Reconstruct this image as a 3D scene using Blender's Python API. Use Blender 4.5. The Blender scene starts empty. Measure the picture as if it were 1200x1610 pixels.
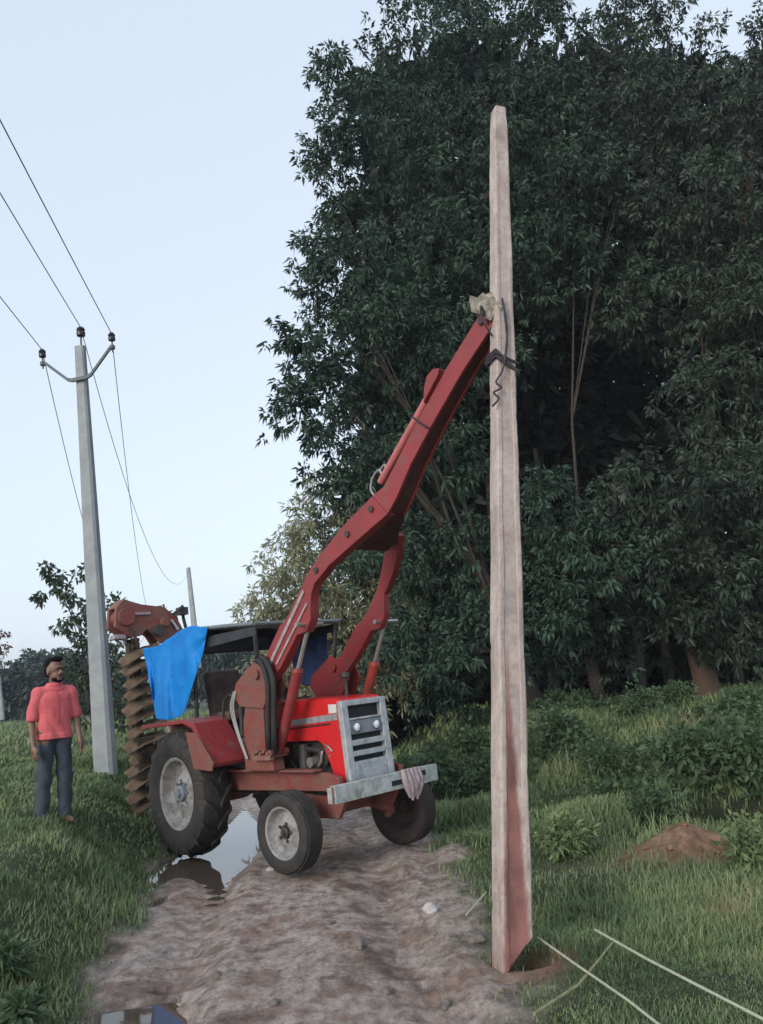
import bpy, bmesh, math, random
import numpy as np
from mathutils import Vector, Matrix
random.seed(7); RNG = np.random.default_rng(11)
R = math.radians
sc = bpy.context.scene
col = sc.collection

# ------------------------------------------------------------------ camera
FPX, CAMH, PITCH, ROLL = 1230.0, 1.7, R(12.1), R(3.5)
cam = bpy.data.cameras.new('camera'); camo = bpy.data.objects.new('camera', cam); col.objects.link(camo)
fw = Vector((0, math.cos(PITCH), math.sin(PITCH))); rt = Vector((1, 0, 0)); up = rt.cross(fw)
rt2 = rt*math.cos(ROLL) - up*math.sin(ROLL); up2 = up*math.cos(ROLL) + rt*math.sin(ROLL)
camo.matrix_world = Matrix(((rt2.x, up2.x, -fw.x, 0), (rt2.y, up2.y, -fw.y, 0), (rt2.z, up2.z, -fw.z, CAMH), (0, 0, 0, 1)))
cam.sensor_fit = 'HORIZONTAL'; cam.sensor_width = 36; cam.lens = 36*FPX/1200
cam.clip_start = .1; cam.clip_end = 3000
sc.camera = camo

def at(px, py, Y):            # world point seen at photo pixel (px, py), Y metres ahead
    v = fw + rt2*((px-600)/FPX) - up2*((py-805)/FPX)
    return Vector((0, 0, CAMH)) + v*(Y/v.y)

# ------------------------------------------------------------------ sky, sun, exposure
w = bpy.data.worlds.new("World"); sc.world = w; w.use_nodes = True
nt = w.node_tree; nt.nodes.clear()
SUN_EL, SUN_AZ = R(9), R(215)
sky = nt.nodes.new('ShaderNodeTexSky'); sky.sky_type = 'NISHITA'; sky.sun_disc = False
sky.sun_elevation = SUN_EL; sky.sun_rotation = SUN_AZ; sky.air_density = 1.0; sky.dust_density = 1.6; sky.ozone_density = 2.0
hs = nt.nodes.new('ShaderNodeHueSaturation'); hs.inputs['Saturation'].default_value = .48
mx = nt.nodes.new('ShaderNodeMix'); mx.data_type = 'RGBA'; mx.inputs[0].default_value = .5
mx.inputs[7].default_value = (4.85, 5.6, 6.6, 1)
bg = nt.nodes.new('ShaderNodeBackground'); bg.inputs[1].default_value = .135
wo = nt.nodes.new('ShaderNodeOutputWorld')
nt.links.new(sky.outputs[0], hs.inputs['Color']); nt.links.new(hs.outputs[0], mx.inputs[6])
nt.links.new(mx.outputs[2], bg.inputs[0]); nt.links.new(bg.outputs[0], wo.inputs[0])
sl = bpy.data.lights.new('sun', 'SUN'); sl.energy = 1.1; sl.angle = R(25); sl.color = (1, .93, .84)
so = bpy.data.objects.new('sun', sl); col.objects.link(so)
sd = Vector((math.sin(SUN_AZ)*math.cos(R(22)), math.cos(SUN_AZ)*math.cos(R(22)), math.sin(R(22))))
so.rotation_euler = sd.to_track_quat('Z', 'Y').to_euler()
sc.view_settings.view_transform = 'Standard'; sc.view_settings.look = 'None'
sc.view_settings.exposure = .8; sc.view_settings.gamma = 1

# ------------------------------------------------------------------ materials
def mat(name, c, rough=.7, metal=0, c2=None, scale=6, bump=0, bscale=40, spec=.5, contrast=(.35, .65), coords='Object', coat=0, detail=6, dirt=0, dirtc=(.16, .115, .09), dscale=7):
    m = bpy.data.materials.new(name); m.use_nodes = True; t = m.node_tree
    b = t.nodes['Principled BSDF']; b.inputs['Roughness'].default_value = rough; b.inputs['Metallic'].default_value = metal
    b.inputs['Specular IOR Level'].default_value = spec
    if coat: b.inputs['Coat Weight'].default_value = coat
    tc = t.nodes.new('ShaderNodeTexCoord')
    if c2:
        n = t.nodes.new('ShaderNodeTexNoise'); n.inputs['Scale'].default_value = scale; n.inputs['Detail'].default_value = detail; n.inputs['Roughness'].default_value = .65
        r = t.nodes.new('ShaderNodeValToRGB'); r.color_ramp.elements[0].position = contrast[0]; r.color_ramp.elements[1].position = contrast[1]
        r.color_ramp.elements[0].color = (*c, 1); r.color_ramp.elements[1].color = (*c2, 1)
        t.links.new(tc.outputs[coords], n.inputs['Vector']); t.links.new(n.outputs['Fac'], r.inputs[0]); t.links.new(r.outputs[0], b.inputs['Base Color'])
    else: b.inputs['Base Color'].default_value = (*c, 1)
    if dirt:          # dried mud splashes, streaks and chips
        n = t.nodes.new('ShaderNodeTexNoise'); n.inputs['Scale'].default_value = dscale; n.inputs['Detail'].default_value = 9; n.inputs['Roughness'].default_value = .75
        r = t.nodes.new('ShaderNodeMapRange'); r.inputs[1].default_value = .66-dirt*.3; r.inputs[2].default_value = .74-dirt*.18; r.inputs[4].default_value = .85
        x = t.nodes.new('ShaderNodeMix'); x.data_type = 'RGBA'; x.inputs[7].default_value = (*dirtc, 1)
        t.links.new(tc.outputs[coords], n.inputs['Vector']); t.links.new(n.outputs['Fac'], r.inputs[0]); t.links.new(r.outputs[0], x.inputs[0])
        if b.inputs['Base Color'].links: t.links.new(b.inputs['Base Color'].links[0].from_socket, x.inputs[6])
        else: x.inputs[6].default_value = (*c, 1)
        t.links.new(x.outputs[2], b.inputs['Base Color'])
        q = t.nodes.new('ShaderNodeMix'); q.inputs[2].default_value = rough; q.inputs[3].default_value = .9; t.links.new(r.outputs[0], q.inputs[0]); t.links.new(q.outputs[0], b.inputs['Roughness'])
    if bump:
        n2 = t.nodes.new('ShaderNodeTexNoise'); n2.inputs['Scale'].default_value = bscale; n2.inputs['Detail'].default_value = 5
        bp = t.nodes.new('ShaderNodeBump'); bp.inputs['Strength'].default_value = bump; bp.inputs['Distance'].default_value = .02
        t.links.new(tc.outputs[coords], n2.inputs['Vector']); t.links.new(n2.outputs['Fac'], bp.inputs['Height']); t.links.new(bp.outputs[0], b.inputs['Normal'])
    return m

M = dict(
 hood=mat('hood_red', (.62, .018, .022), .32, c2=(.5, .02, .022), scale=3, coat=.3, bump=.05, dirt=.22, dirtc=(.2, .06, .05), dscale=9),
 red=mat('boom_red', (.25, .026, .03), .5, c2=(.17, .03, .028), scale=4, bump=.25, bscale=25, contrast=(.4, .75), dirt=.38, dirtc=(.15, .085, .07), dscale=6),
 dred=mat('dusty_red', (.2, .035, .032), .6, c2=(.17, .075, .055), scale=5, bump=.3, bscale=30, dirt=.6, dirtc=(.13, .085, .066)),
 rustred=mat('orange_red', (.45, .045, .03), .5, c2=(.2, .05, .03), scale=8),
 darkred=mat('shaded_underside', (.045, .014, .014), .8, c2=(.09, .025, .022), scale=5),  # underside shade of the boom, painted in as near-black red
 muddyred=mat('muddy_red', (.20, .06, .05), .75, c2=(.2, .14, .1), scale=7, bump=.3),
 silver=mat('silver_paint', (.46, .48, .5), .42, .25, c2=(.25, .27, .29), scale=9, bump=.12, dirt=.3, dirtc=(.2, .17, .15)),
 grey=mat('grey_paint', (.2, .225, .26), .4, .1, c2=(.15, .17, .2), scale=8),
 bumper=mat('bumper_paint', (.46, .5, .5), .5, .1, c2=(.25, .28, .27), scale=12, bump=.2, dirt=.45, dirtc=(.2, .16, .13)),
 dark=mat('dark_metal', (.02, .02, .022), .55, c2=(.05, .042, .038), scale=9, bump=.2),
 slot=mat('slot_black', (.006, .008, .012), .7),
 black=mat('black_canopy', (.012, .013, .016), .35, c2=(.03, .032, .036), scale=5),
 edge=mat('canopy_edge', (.16, .18, .2), .4, c2=(.1, .12, .13), scale=7),
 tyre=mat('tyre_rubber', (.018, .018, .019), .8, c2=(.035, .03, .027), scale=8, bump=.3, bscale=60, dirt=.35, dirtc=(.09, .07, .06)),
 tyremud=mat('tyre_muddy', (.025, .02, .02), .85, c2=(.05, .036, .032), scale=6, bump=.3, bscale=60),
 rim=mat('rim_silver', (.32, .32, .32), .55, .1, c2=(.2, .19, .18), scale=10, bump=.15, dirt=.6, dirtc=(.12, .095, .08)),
 rimdark=mat('rim_dark', (.03, .022, .024), .8, c2=(.06, .04, .038), scale=8),  # far darker than the silver rims
 chrome=mat('rod_steel', (.5, .48, .46), .3, .7, c2=(.35, .33, .32), scale=20),
 lamp=mat('lamp_glass', (.85, .87, .88), .15, c2=(.7, .72, .73), scale=30),
 mudblade=mat('muddy_blade', (.15, .10, .06), .85, c2=(.06, .038, .024), scale=9, bump=.6, bscale=50, dirt=.5, dirtc=(.045, .028, .02), dscale=11),
 mudchain=mat('muddy_chain', (.025, .019, .014), .9, c2=(.07, .05, .033), scale=12, bump=.5),
 seat=mat('seat_vinyl', (.12, .075, .06), .7, c2=(.05, .03, .028), scale=9, bump=.2),
 hose=mat('rubber_hose', (.012, .012, .013), .5),
 greyhose=mat('grey_hose', (.28, .28, .27), .6),
 conc_old=mat('old_concrete', (.23, .25, .27), .85, c2=(.31, .33, .34), scale=4, bump=.3, bscale=60),
 galv=mat('galvanised', (.06, .085, .1), .6, .2, c2=(.09, .11, .12), scale=12),
 insul=mat('insulator_glaze', (.012, .01, .014), .25),
 wire=mat('wire_metal', (.06, .065, .08), .6),
 rope=mat('rope_dark', (.03, .028, .04), .9, c2=(.06, .05, .06), scale=40),
 straw=mat('pale_rope', (.42, .43, .33), .8, c2=(.32, .34, .24), scale=30),
 stick=mat('bamboo_stick', (.28, .27, .15), .8, c2=(.18, .17, .09), scale=20),
 sack=mat('sack_cloth', (.33, .31, .26), .9, c2=(.2, .18, .15), scale=12, bump=.4),
 cloth=mat('pale_cloth', (.38, .32, .34), .9, c2=(.25, .2, .21), scale=15, bump=.3),
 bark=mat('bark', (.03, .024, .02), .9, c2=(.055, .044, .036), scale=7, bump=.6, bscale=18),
 barkwarm=mat('bark_warm_lit', (.11, .065, .048), .9, c2=(.1, .065, .045), scale=5, bump=.6, bscale=18),  # lighter bark: warm light on the trunk put into its colour
 soil=mat('red_soil', (.15, .08, .05), .95, c2=(.3, .18, .115), scale=14, bump=.5),
 stone=mat('stone', (.2, .17, .15), .8, c2=(.11, .085, .07), scale=14, bump=.4),
 palestone=mat('pale_stone', (.5, .48, .46), .8, c2=(.38, .35, .33), scale=14, bump=.3),
 skin=mat('skin_brown', (.13, .066, .044), .5, c2=(.165, .088, .06), scale=10),
 hair=mat('hair_black', (.006, .005, .006), .95, spec=.1),
 shirt=mat('shirt_coral', (.62, .125, .14), .85, c2=(.46, .085, .10), scale=5, bump=.15, bscale=14, contrast=(.3, .9)),
 jeans=mat('jeans_blue', (.028, .038, .055), .85, c2=(.05, .062, .085), scale=12, bump=.3, bscale=30),
 white=mat('white_paint', (.45, .46, .47), .5, c2=(.6, .6, .6), scale=6),
 glass=mat('dark_glass', (.02, .025, .03), .1),
)

def leaf_mat(name, dk, lt, trans=.25, rough=.55, nscale=.7):
    m = bpy.data.materials.new(name); m.use_nodes = True; t = m.node_tree; b = t.nodes['Principled BSDF']
    a = t.nodes.new('ShaderNodeAttribute'); a.attribute_name = 'var'
    tc = t.nodes.new('ShaderNodeTexCoord'); n = t.nodes.new('ShaderNodeTexNoise'); n.inputs['Scale'].default_value = nscale; n.inputs['Detail'].default_value = 3
    t.links.new(tc.outputs['Object'], n.inputs['Vector'])
    ad = t.nodes.new('ShaderNodeMath'); ad.operation = 'MULTIPLY_ADD'; ad.inputs[1].default_value = .55
    t.links.new(a.outputs['Fac'], ad.inputs[0])
    m2 = t.nodes.new('ShaderNodeMath'); m2.operation = 'MULTIPLY_ADD'; m2.inputs[1].default_value = 1.5; m2.inputs[2].default_value = -.5
    t.links.new(n.outputs['Fac'], m2.inputs[0]); t.links.new(m2.outputs[0], ad.inputs[2])
    r = t.nodes.new('ShaderNodeValToRGB'); r.color_ramp.elements[0].position = .1; r.color_ramp.elements[1].position = .95
    r.color_ramp.elements[0].color = (*dk, 1); r.color_ramp.elements[1].color = (*lt, 1)
    if name == 'grass_blade':       # a few dry straw blades among the green
        r.color_ramp.elements[1].position = .78; e = r.color_ramp.elements.new(1.0); e.color = (.36, .31, .19, 1)
    t.links.new(ad.outputs[0], r.inputs[0]); t.links.new(r.outputs[0], b.inputs['Base Color'])
    b.inputs['Roughness'].default_value = rough; b.inputs['Specular IOR Level'].default_value = .35
    if trans:
        o = t.nodes['Material Output']; ts = t.nodes.new('ShaderNodeBsdfTranslucent'); ms = t.nodes.new('ShaderNodeMixShader'); ms.inputs[0].default_value = trans
        t.links.new(r.outputs[0], ts.inputs[0]); t.links.new(b.outputs[0], ms.inputs[1]); t.links.new(ts.outputs[0], ms.inputs[2]); t.links.new(ms.outputs[0], o.inputs[0])
    return m
L = dict(
 mango=leaf_mat('mango_leaf', (.009, .020, .015), (.062, .112, .074), trans=.15),
 mangob=leaf_mat('mango_leaf_brown', (.010, .020, .015), (.07, .10, .068), trans=.15),
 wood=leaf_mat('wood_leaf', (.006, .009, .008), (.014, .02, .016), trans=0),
 pale=leaf_mat('pale_leaf', (.15, .165, .10), (.42, .43, .28), trans=.4),
 sap=leaf_mat('sapling_leaf', (.03, .05, .032), (.09, .125, .075)),
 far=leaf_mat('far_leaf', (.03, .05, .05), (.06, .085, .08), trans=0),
 bush=leaf_mat('bush_leaf', (.045, .082, .042), (.13, .19, .095), nscale=2),
 grass=leaf_mat('grass_blade', (.06, .10, .045), (.25, .32, .145), nscale=1.3),
 flower=leaf_mat('flame_flower', (.14, .06, .045), (.2, .11, .08)),
)

# ------------------------------------------------------------------ helpers
def tag(o, label=None, cat=None, group=None, kind=None):
    if label: o['label'] = label
    if cat: o['category'] = cat
    if group: o['group'] = group
    if kind: o['kind'] = kind
    return o
def empty(name, loc=(0, 0, 0), rz=0):
    o = bpy.data.objects.new(name, None); col.objects.link(o); o.location = loc; o.rotation_euler = (0, 0, rz); o.empty_display_size = .2; return o

class MB:
    def __init__(s): s.v = []; s.f = []
    def add(s, vs, fs):
        k = len(s.v); s.v += [tuple(v) for v in vs]; s.f += [tuple(i+k for i in f) for f in fs]; return s
    def box(s, c, d, rot=None):
        m = rot or Matrix.Identity(3); c = Vector(c); h = Vector(d)/2
        vs = [c + m@Vector((x*h.x, y*h.y, z*h.z)) for x in (-1, 1) for y in (-1, 1) for z in (-1, 1)]
        return s.add(vs, [(0, 1, 3, 2), (4, 6, 7, 5), (0, 4, 5, 1), (2, 3, 7, 6), (0, 2, 6, 4), (1, 5, 7, 3)])
    def prism(s, pts, y0, y1):      # outline in the x-z plane, extruded along y
        n = len(pts); a = [(p[0], y0, p[1]) for p in pts]; b = [(p[0], y1, p[1]) for p in pts]
        return s.add(a+b, [tuple(range(n))[::-1], tuple(range(n, 2*n))] + [(i, (i+1) % n, (i+1) % n+n, i+n) for i in range(n)])
    def strip(s, lo, up_, y0s, y1s):  # two x-z rails with own y at each station
        n = len(lo); vs = []
        for i in range(n):
            vs += [(lo[i][0], y0s[i], lo[i][1]), (lo[i][0], y1s[i], lo[i][1]), (up_[i][0], y1s[i], up_[i][1]), (up_[i][0], y0s[i], up_[i][1])]
        fs = [(3, 2, 1, 0), tuple(4*(n-1)+k for k in range(4))]
        for i in range(n-1):
            for k in range(4): fs.append((4*i+k, 4*i+(k+1) % 4, 4*i+4+(k+1) % 4, 4*i+4+k))
        return s.add(vs, fs)
    def tube(s, pts, rad, n=10, cap=True):
        pts = [Vector(p) for p in pts]; rad = rad if hasattr(rad, '__len__') else [rad]*len(pts)
        vs = []; pu = None
        for i, p in enumerate(pts):
            t = (pts[min(i+1, len(pts)-1)] - pts[max(i-1, 0)]).normalized()
            if pu is None: pu = t.orthogonal().normalized()
            u = (pu - t*pu.dot(t)); u = u.normalized() if u.length > 1e-6 else t.orthogonal().normalized(); pu = u; v = t.cross(u)
            vs += [p + (u*math.cos(2*math.pi*k/n) + v*math.sin(2*math.pi*k/n))*rad[i] for k in range(n)]
        fs = [(i*n+k, i*n+(k+1) % n, (i+1)*n+(k+1) % n, (i+1)*n+k) for i in range(len(pts)-1) for k in range(n)]
        if cap: fs += [tuple(range(n))[::-1], tuple((len(pts)-1)*n+k for k in range(n))]
        return s.add(vs, fs)
    def lathe(s, prof, c=(0, 0, 0), axis='y', n=40):   # prof = (offset along axis, radius)
        vs = []
        for a, r in prof:
            for k in range(n):
                th = 2*math.pi*k/n; x, z = r*math.cos(th), r*math.sin(th)
                vs.append((c[0]+x, c[1]+a, c[2]+z) if axis == 'y' else ((c[0]+x, c[1]+z, c[2]+a) if axis == 'z' else (c[0]+a, c[1]+x, c[2]+z)))
        m = len(prof); fs = [(i*n+k, i*n+(k+1) % n, (i+1)*n+(k+1) % n, (i+1)*n+k) for i in range(m-1) for k in range(n)]
        return s.add(vs, fs)
    def build(s, name, m, parent=None, bevel=0, smooth=False, seg=2):
        me = bpy.data.meshes.new(name); me.from_pydata(s.v, [], s.f); me.update()
        bm = bmesh.new(); bm.from_mesh(me); bmesh.ops.recalc_face_normals(bm, faces=bm.faces); bm.to_mesh(me); bm.free()
        me.materials.append(m)
        o = bpy.data.objects.new(name, me); col.objects.link(o)
        if parent: o.parent = parent
        if smooth:
            me.polygons.foreach_set('use_smooth', [True]*len(me.polygons))
            try: me.set_sharp_from_angle(angle=R(40))
            except Exception: pass
        if bevel:
            b = o.modifiers.new('bevel', 'BEVEL'); b.width = bevel; b.segments = seg; b.limit_method = 'ANGLE'; b.angle_limit = R(35)
            me.polygons.foreach_set('use_smooth', [True]*len(me.polygons)); b.harden_normals = True
        return o
def npmesh(name, V, F, m, parent=None, var=None, smooth=False):
    V = np.asarray(V, np.float32); F = np.asarray(F, np.int32); nf, k = F.shape
    me = bpy.data.meshes.new(name); me.vertices.add(len(V)); me.vertices.foreach_set('co', V.ravel())
    me.loops.add(nf*k); me.loops.foreach_set('vertex_index', F.ravel())
    me.polygons.add(nf); me.polygons.foreach_set('loop_start', np.arange(0, nf*k, k, dtype=np.int32)); me.polygons.foreach_set('loop_total', np.full(nf, k, np.int32))
    if smooth: me.polygons.foreach_set('use_smooth', np.ones(nf, bool))
    me.update(calc_edges=True); me.validate()
    if var is not None:
        a = me.attributes.new('var', 'FLOAT', 'POINT'); a.data.foreach_set('value', np.asarray(var, np.float32))
    me.materials.append(m); o = bpy.data.objects.new(name, me); col.objects.link(o)
    if parent: o.parent = parent
    return o
def curve(pts, k=6):
    P = [Vector(p) for p in pts]; P = [P[0]]+P+[P[-1]]; out = []
    for i in range(1, len(P)-2):
        a, b, c, d = P[i-1:i+3]
        for j in range(k):
            t = j/k; out.append(.5*((2*b)+(c-a)*t+(2*a-5*b+4*c-d)*t*t+(3*b-a-3*c+d)*t**3))
    return out+[P[-2]]
def copy_tree(o, parent=None):
    c = o.copy(); col.objects.link(c); c.parent = parent
    for ch in list(o.children): copy_tree(ch, c)
    return c

def noise2(x, y, s, seed=0):
    x = np.asarray(x)/s; y = np.asarray(y)/s; xi = np.floor(x).astype(np.int64); yi = np.floor(y).astype(np.int64); fx = x-xi; fy = y-yi
    def h(a, b):
        v = np.sin(a*127.1+b*311.7+seed*74.7)*43758.5453; return v-np.floor(v)
    fx = fx*fx*(3-2*fx); fy = fy*fy*(3-2*fy)
    return (h(xi, yi)*(1-fx)+h(xi+1, yi)*fx)*(1-fy)+(h(xi, yi+1)*(1-fx)+h(xi+1, yi+1)*fx)*fy - .5
def fbm(x, y, s, o=4, seed=0):
    return sum(noise2(x, y, s/2**i, seed+i*3.1)*.5**i for i in range(o))
def sm(a, b, x): t = np.clip((x-a)/(b-a), 0, 1); return t*t*(3-2*t)

# ------------------------------------------------------------------ terrain
def edge_l(y): return -1.60 - .225*(np.minimum(y, 13)-4.6) - .05*np.maximum(y-13, 0)
def edge_r(y): return .60 - .06*(np.minimum(y, 12)-4.4) - .25*np.maximum(y-12, 0)*.3
PUDDLES = [(-1.62, 4.66, .36, .30), (-1.95, 9.7, .44, 1.8), (-2.45, 8.2, .16, .85), (-2.15, 7.2, .1, .25)]
def terrain(x, y):
    x = np.asarray(x, float); y = np.asarray(y, float)
    el = edge_l(y) + .25*fbm(x*0, y, 1.6, 3, 5); er = edge_r(y) + .25*fbm(x*0+9, y, 1.5, 3, 8)
    dl = el - x; dr = x - er
    track = sm(-.12, .12, -dl)*sm(-.12, .12, -dr)
    z = (.57*sm(0, 1.05, dl)*(.55+.45*sm(4, 8, y)) + .06*sm(1, 3, dl)) * (1-.9*sm(40, 90, y))
    z = z + .08*sm(0, .8, dr) + .85*sm(8.8, 15, y + .25*x)*sm(.3, 2.5, dr)*(1-.9*sm(60, 120, y))
    z = z + (1-track)*(fbm(x, y, 1.4, 4, 2)*.14)
    # wheel ruts and churned mud
    mid = (el+er)/2
    for off in (-.72, .72):
        z = z - track*.06*np.exp(-((x-mid-off)/.17)**2) + track*.022*np.exp(-((x-mid-off-.3)/.09)**2)
        dxr = x-mid-off
        z = z + track*.011*np.exp(-(dxr/.17)**4)*np.tanh(2.2*np.sin(2*np.pi*(y/.21+1.6*np.abs(dxr))))*sm(-.25, .2, fbm(x, y, 1.3, 2, 77)+.1)
    z = z + track*(fbm(x, y, 1.2, 2, 20)*.04 + fbm(x*1.8, y, .26, 3, 30)*.011 + fbm(x*2.2, y*.45, .6, 3, 33)*.012)
    for px, py, sx, sy in PUDDLES:
        z = z - .14*np.exp(-(((x-px)/sx)**2+((y-py)/sy)**2)**1.5)*np.where(track > .0, .4+.6*track, .4)
    # hole under the pole, ditch, dug-out soil
    z = z - .30*np.exp(-(((x-.70)/.15)**2+((y-5.20)/.13)**2)**2)
    z = z - 1.1*np.exp(-(((x-3.95)/1.05)**2+((y-8.9)/.55)**2)**2)
    m = np.exp(-(((x-2.50)/.52)**2+((y-7.15)/.36)**2)**1.2)
    z = z + m*(.24+.12*fbm(x, y, .3, 3, 50))
    return z
def clampgrid(lo, hi, d, far, g=1.13):
    a = list(np.arange(lo, hi+d/2, d)); s = d
    while a[-1] < far[1]: s *= g; a.append(a[-1]+s)
    s = d; b = []
    c = lo
    while c > far[0]: s *= g; c -= s; b.append(c)
    return np.array(b[::-1]+a)
gx = clampgrid(-4.6, 5.6, .045, (-500, 500)); gy = clampgrid(3.2, 12.5, .035, (-60, 900))
X, Y = np.meshgrid(gx, gy); Z = terrain(X, Y)
V = np.stack([X.ravel(), Y.ravel(), Z.ravel()], 1); nx, ny = len(gx), len(gy)
I = (np.arange(ny-1)[:, None]*nx+np.arange(nx-1)[None]).ravel(); F = np.stack([I, I+1, I+nx+1, I+nx], 1)
def mudmask(x, y):
    el = edge_l(y) + .25*fbm(x*0, y, 1.6, 3, 5); er = edge_r(y) + .25*fbm(x*0+9, y, 1.5, 3, 8)
    n = fbm(x, y, .5, 4, 70)*.5
    return sm(-.22, .12, x-el+n*.6)*sm(-.25, .15, er-x+n*.9)*(1-sm(60, 90, y))
mud = mudmask(X, Y).ravel()
soil = np.exp(-(((X-2.45)/.82)**2+((Y-7.08)/.52)**2)**1.5).ravel()
soil = np.maximum(soil, .9*np.exp(-(((X-.75)/.3)**2+((Y-5.05)/.28)**2)**1.5).ravel())
g = bpy.data.materials.new('ground'); g.use_nodes = True; t = g.node_tree; b = t.nodes['Principled BSDF']
tc = t.nodes.new('ShaderNodeTexCoord')
def tex(scale, detail=6, rough=.6, stretch=None):
    n = t.nodes.new('ShaderNodeTexNoise'); n.inputs['Scale'].default_value = scale; n.inputs['Detail'].default_value = detail; n.inputs['Roughness'].default_value = rough
    if stretch:
        mp = t.nodes.new('ShaderNodeMapping'); mp.inputs['Scale'].default_value = stretch; t.links.new(tc.outputs['Object'], mp.inputs[0]); t.links.new(mp.outputs[0], n.inputs['Vector'])
    else: t.links.new(tc.outputs['Object'], n.inputs['Vector'])
    return n
def ramp(src, stops):
    r = t.nodes.new('ShaderNodeValToRGB'); e = r.color_ramp.elements
    while len(e) < len(stops): e.new(.5)
    for k, (p, c) in enumerate(stops): e[k].position = p; e[k].color = (*c, 1) if len(c) == 3 else c
    t.links.new(src, r.inputs[0]); return r
def mixc(f, a, b_):
    m = t.nodes.new('ShaderNodeMix'); m.data_type = 'RGBA'; t.links.new(f, m.inputs[0]); t.links.new(a, m.inputs[6]); t.links.new(b_, m.inputs[7]); return m
am = t.nodes.new('ShaderNodeAttribute'); am.attribute_name = 'mud'; asn = t.nodes.new('ShaderNodeAttribute'); asn.attribute_name = 'soil'; shade_a = t.nodes.new('ShaderNodeAttribute'); shade_a.attribute_name = 'ditch_shade'; shade_c = t.nodes.new('ShaderNodeRGB'); shade_c.outputs[0].default_value = (.022, .017, .013, 1)  # last colour: near-black shade painted into the ditch ground
mudc = ramp(tex(1.6, 8, .7).outputs['Fac'], [(.3, (.12, .08, .06)), (.42, (.30, .22, .18)), (.5, (.54, .45, .40)), (.58, (.34, .25, .205)), (.7, (.40, .235, .17))])
fine = ramp(tex(13, 9, .8, (1, .55, 1)).outputs['Fac'], [(.36, (.33, .3, .28)), (.48, (.9, .9, .9)), (.62, (1.45, 1.42, 1.4))])
mm = t.nodes.new('ShaderNodeMix'); mm.data_type = 'RGBA'; mm.blend_type = 'MULTIPLY'; mm.inputs[0].default_value = .9
t.links.new(mudc.outputs[0], mm.inputs[6]); t.links.new(fine.outputs[0], mm.inputs[7])
grc = ramp(tex(3, 6).outputs['Fac'], [(.35, (.03, .045, .02)), (.6, (.06, .075, .03)), (.8, (.075, .07, .04))])
soc = ramp(tex(9, 6).outputs['Fac'], [(.35, (.17, .085, .05)), (.65, (.42, .25, .155))])
c1 = mixc(am.outputs['Fac'], grc.outputs[0], mm.outputs[2]); c2 = mixc(asn.outputs['Fac'], c1.outputs[2], soc.outputs[0])
c3 = mixc(shade_a.outputs['Fac'], c2.outputs[2], shade_c.outputs[0]); t.links.new(c3.outputs[2], b.inputs['Base Color'])
# wet low mud shines, dry crests do not
geo = t.nodes.new('ShaderNodeNewGeometry'); sx = t.nodes.new('ShaderNodeSeparateXYZ'); t.links.new(geo.outputs['Position'], sx.inputs[0])
mr = t.nodes.new('ShaderNodeMapRange'); mr.inputs[1].default_value = -.075; mr.inputs[2].default_value = .02; mr.inputs[3].default_value = .18; mr.inputs[4].default_value = .62
t.links.new(sx.outputs[2], mr.inputs[0]); mr2 = t.nodes.new('ShaderNodeMix'); t.links.new(am.outputs['Fac'], mr2.inputs[0]); mr2.inputs[2].default_value = .95
t.links.new(mr.outputs[0], mr2.inputs[3]); t.links.new(mr2.outputs[0], b.inputs['Roughness'])
bp = t.nodes.new('ShaderNodeBump'); bp.inputs['Strength'].default_value = 1; bp.inputs['Distance'].default_value = .05
t.links.new(tex(15, 10, .8).outputs['Fac'], bp.inputs['Height']); t.links.new(bp.outputs[0], b.inputs['Normal'])
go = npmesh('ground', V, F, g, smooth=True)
shade_mask = np.exp(-(((X-3.95)/1.15)**2+((Y-8.95)/.62)**2)**2).ravel()  # where shade under the overhanging plants is painted on the ditch
for nm, arr in (('mud', mud), ('soil', soil), ('ditch_shade', shade_mask)):
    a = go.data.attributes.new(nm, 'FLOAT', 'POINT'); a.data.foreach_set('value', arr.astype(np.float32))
tag(go, kind='structure')

wm = bpy.data.materials.new('puddle_water'); wm.use_nodes = True; b = wm.node_tree.nodes['Principled BSDF']
b.inputs['Base Color'].default_value = (.09, .07, .055, 1); b.inputs['Roughness'].default_value = .03; b.inputs['IOR'].default_value = 1.33; b.inputs['Specular IOR Level'].default_value = 1.0
n = wm.node_tree.nodes.new('ShaderNodeTexNoise'); n.inputs['Scale'].default_value = 5; bp = wm.node_tree.nodes.new('ShaderNodeBump'); bp.inputs['Strength'].default_value = .04
wm.node_tree.links.new(n.outputs['Fac'], bp.inputs['Height']); wm.node_tree.links.new(bp.outputs[0], b.inputs['Normal'])
for kp, (px, py, sx_, sy_) in enumerate(PUDDLES):
    n_ = 40; vs = [(px+1.7*sx_*math.cos(k*2*math.pi/n_), py+1.7*sy_*math.sin(k*2*math.pi/n_), -.055-.004*kp) for k in range(n_)]
    tag(MB().add(vs, [tuple(range(n_))]).build('water', wm), kind='structure')

# ------------------------------------------------------------------ tractor
TR = empty('tractor')
tag(TR, 'red tractor with silver grille, front lifting boom and black canopy standing on the muddy track', 'tractor')
al = R(43); f_ = Vector((math.sin(al), -math.cos(al), 0)); l_ = Vector((math.cos(al), math.sin(al), 0)); u_ = Vector((0, 0, 1))
p_ = R(2); f_, u_ = f_*math.cos(p_)+u_*math.sin(p_), u_*math.cos(p_)-f_*math.sin(p_)
l_, u_ = l_*math.cos(p_)+u_*math.sin(p_), u_*math.cos(p_)-l_*math.sin(p_)
TM = Matrix(((f_.x, l_.x, u_.x, -1.85), (f_.y, l_.y, u_.y, 9.55), (f_.z, l_.z, u_.z, 0), (0, 0, 0, 1)))
TR.matrix_world = TM
def tp(x, y, z): return TM @ Vector((x, y, z))

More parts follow.
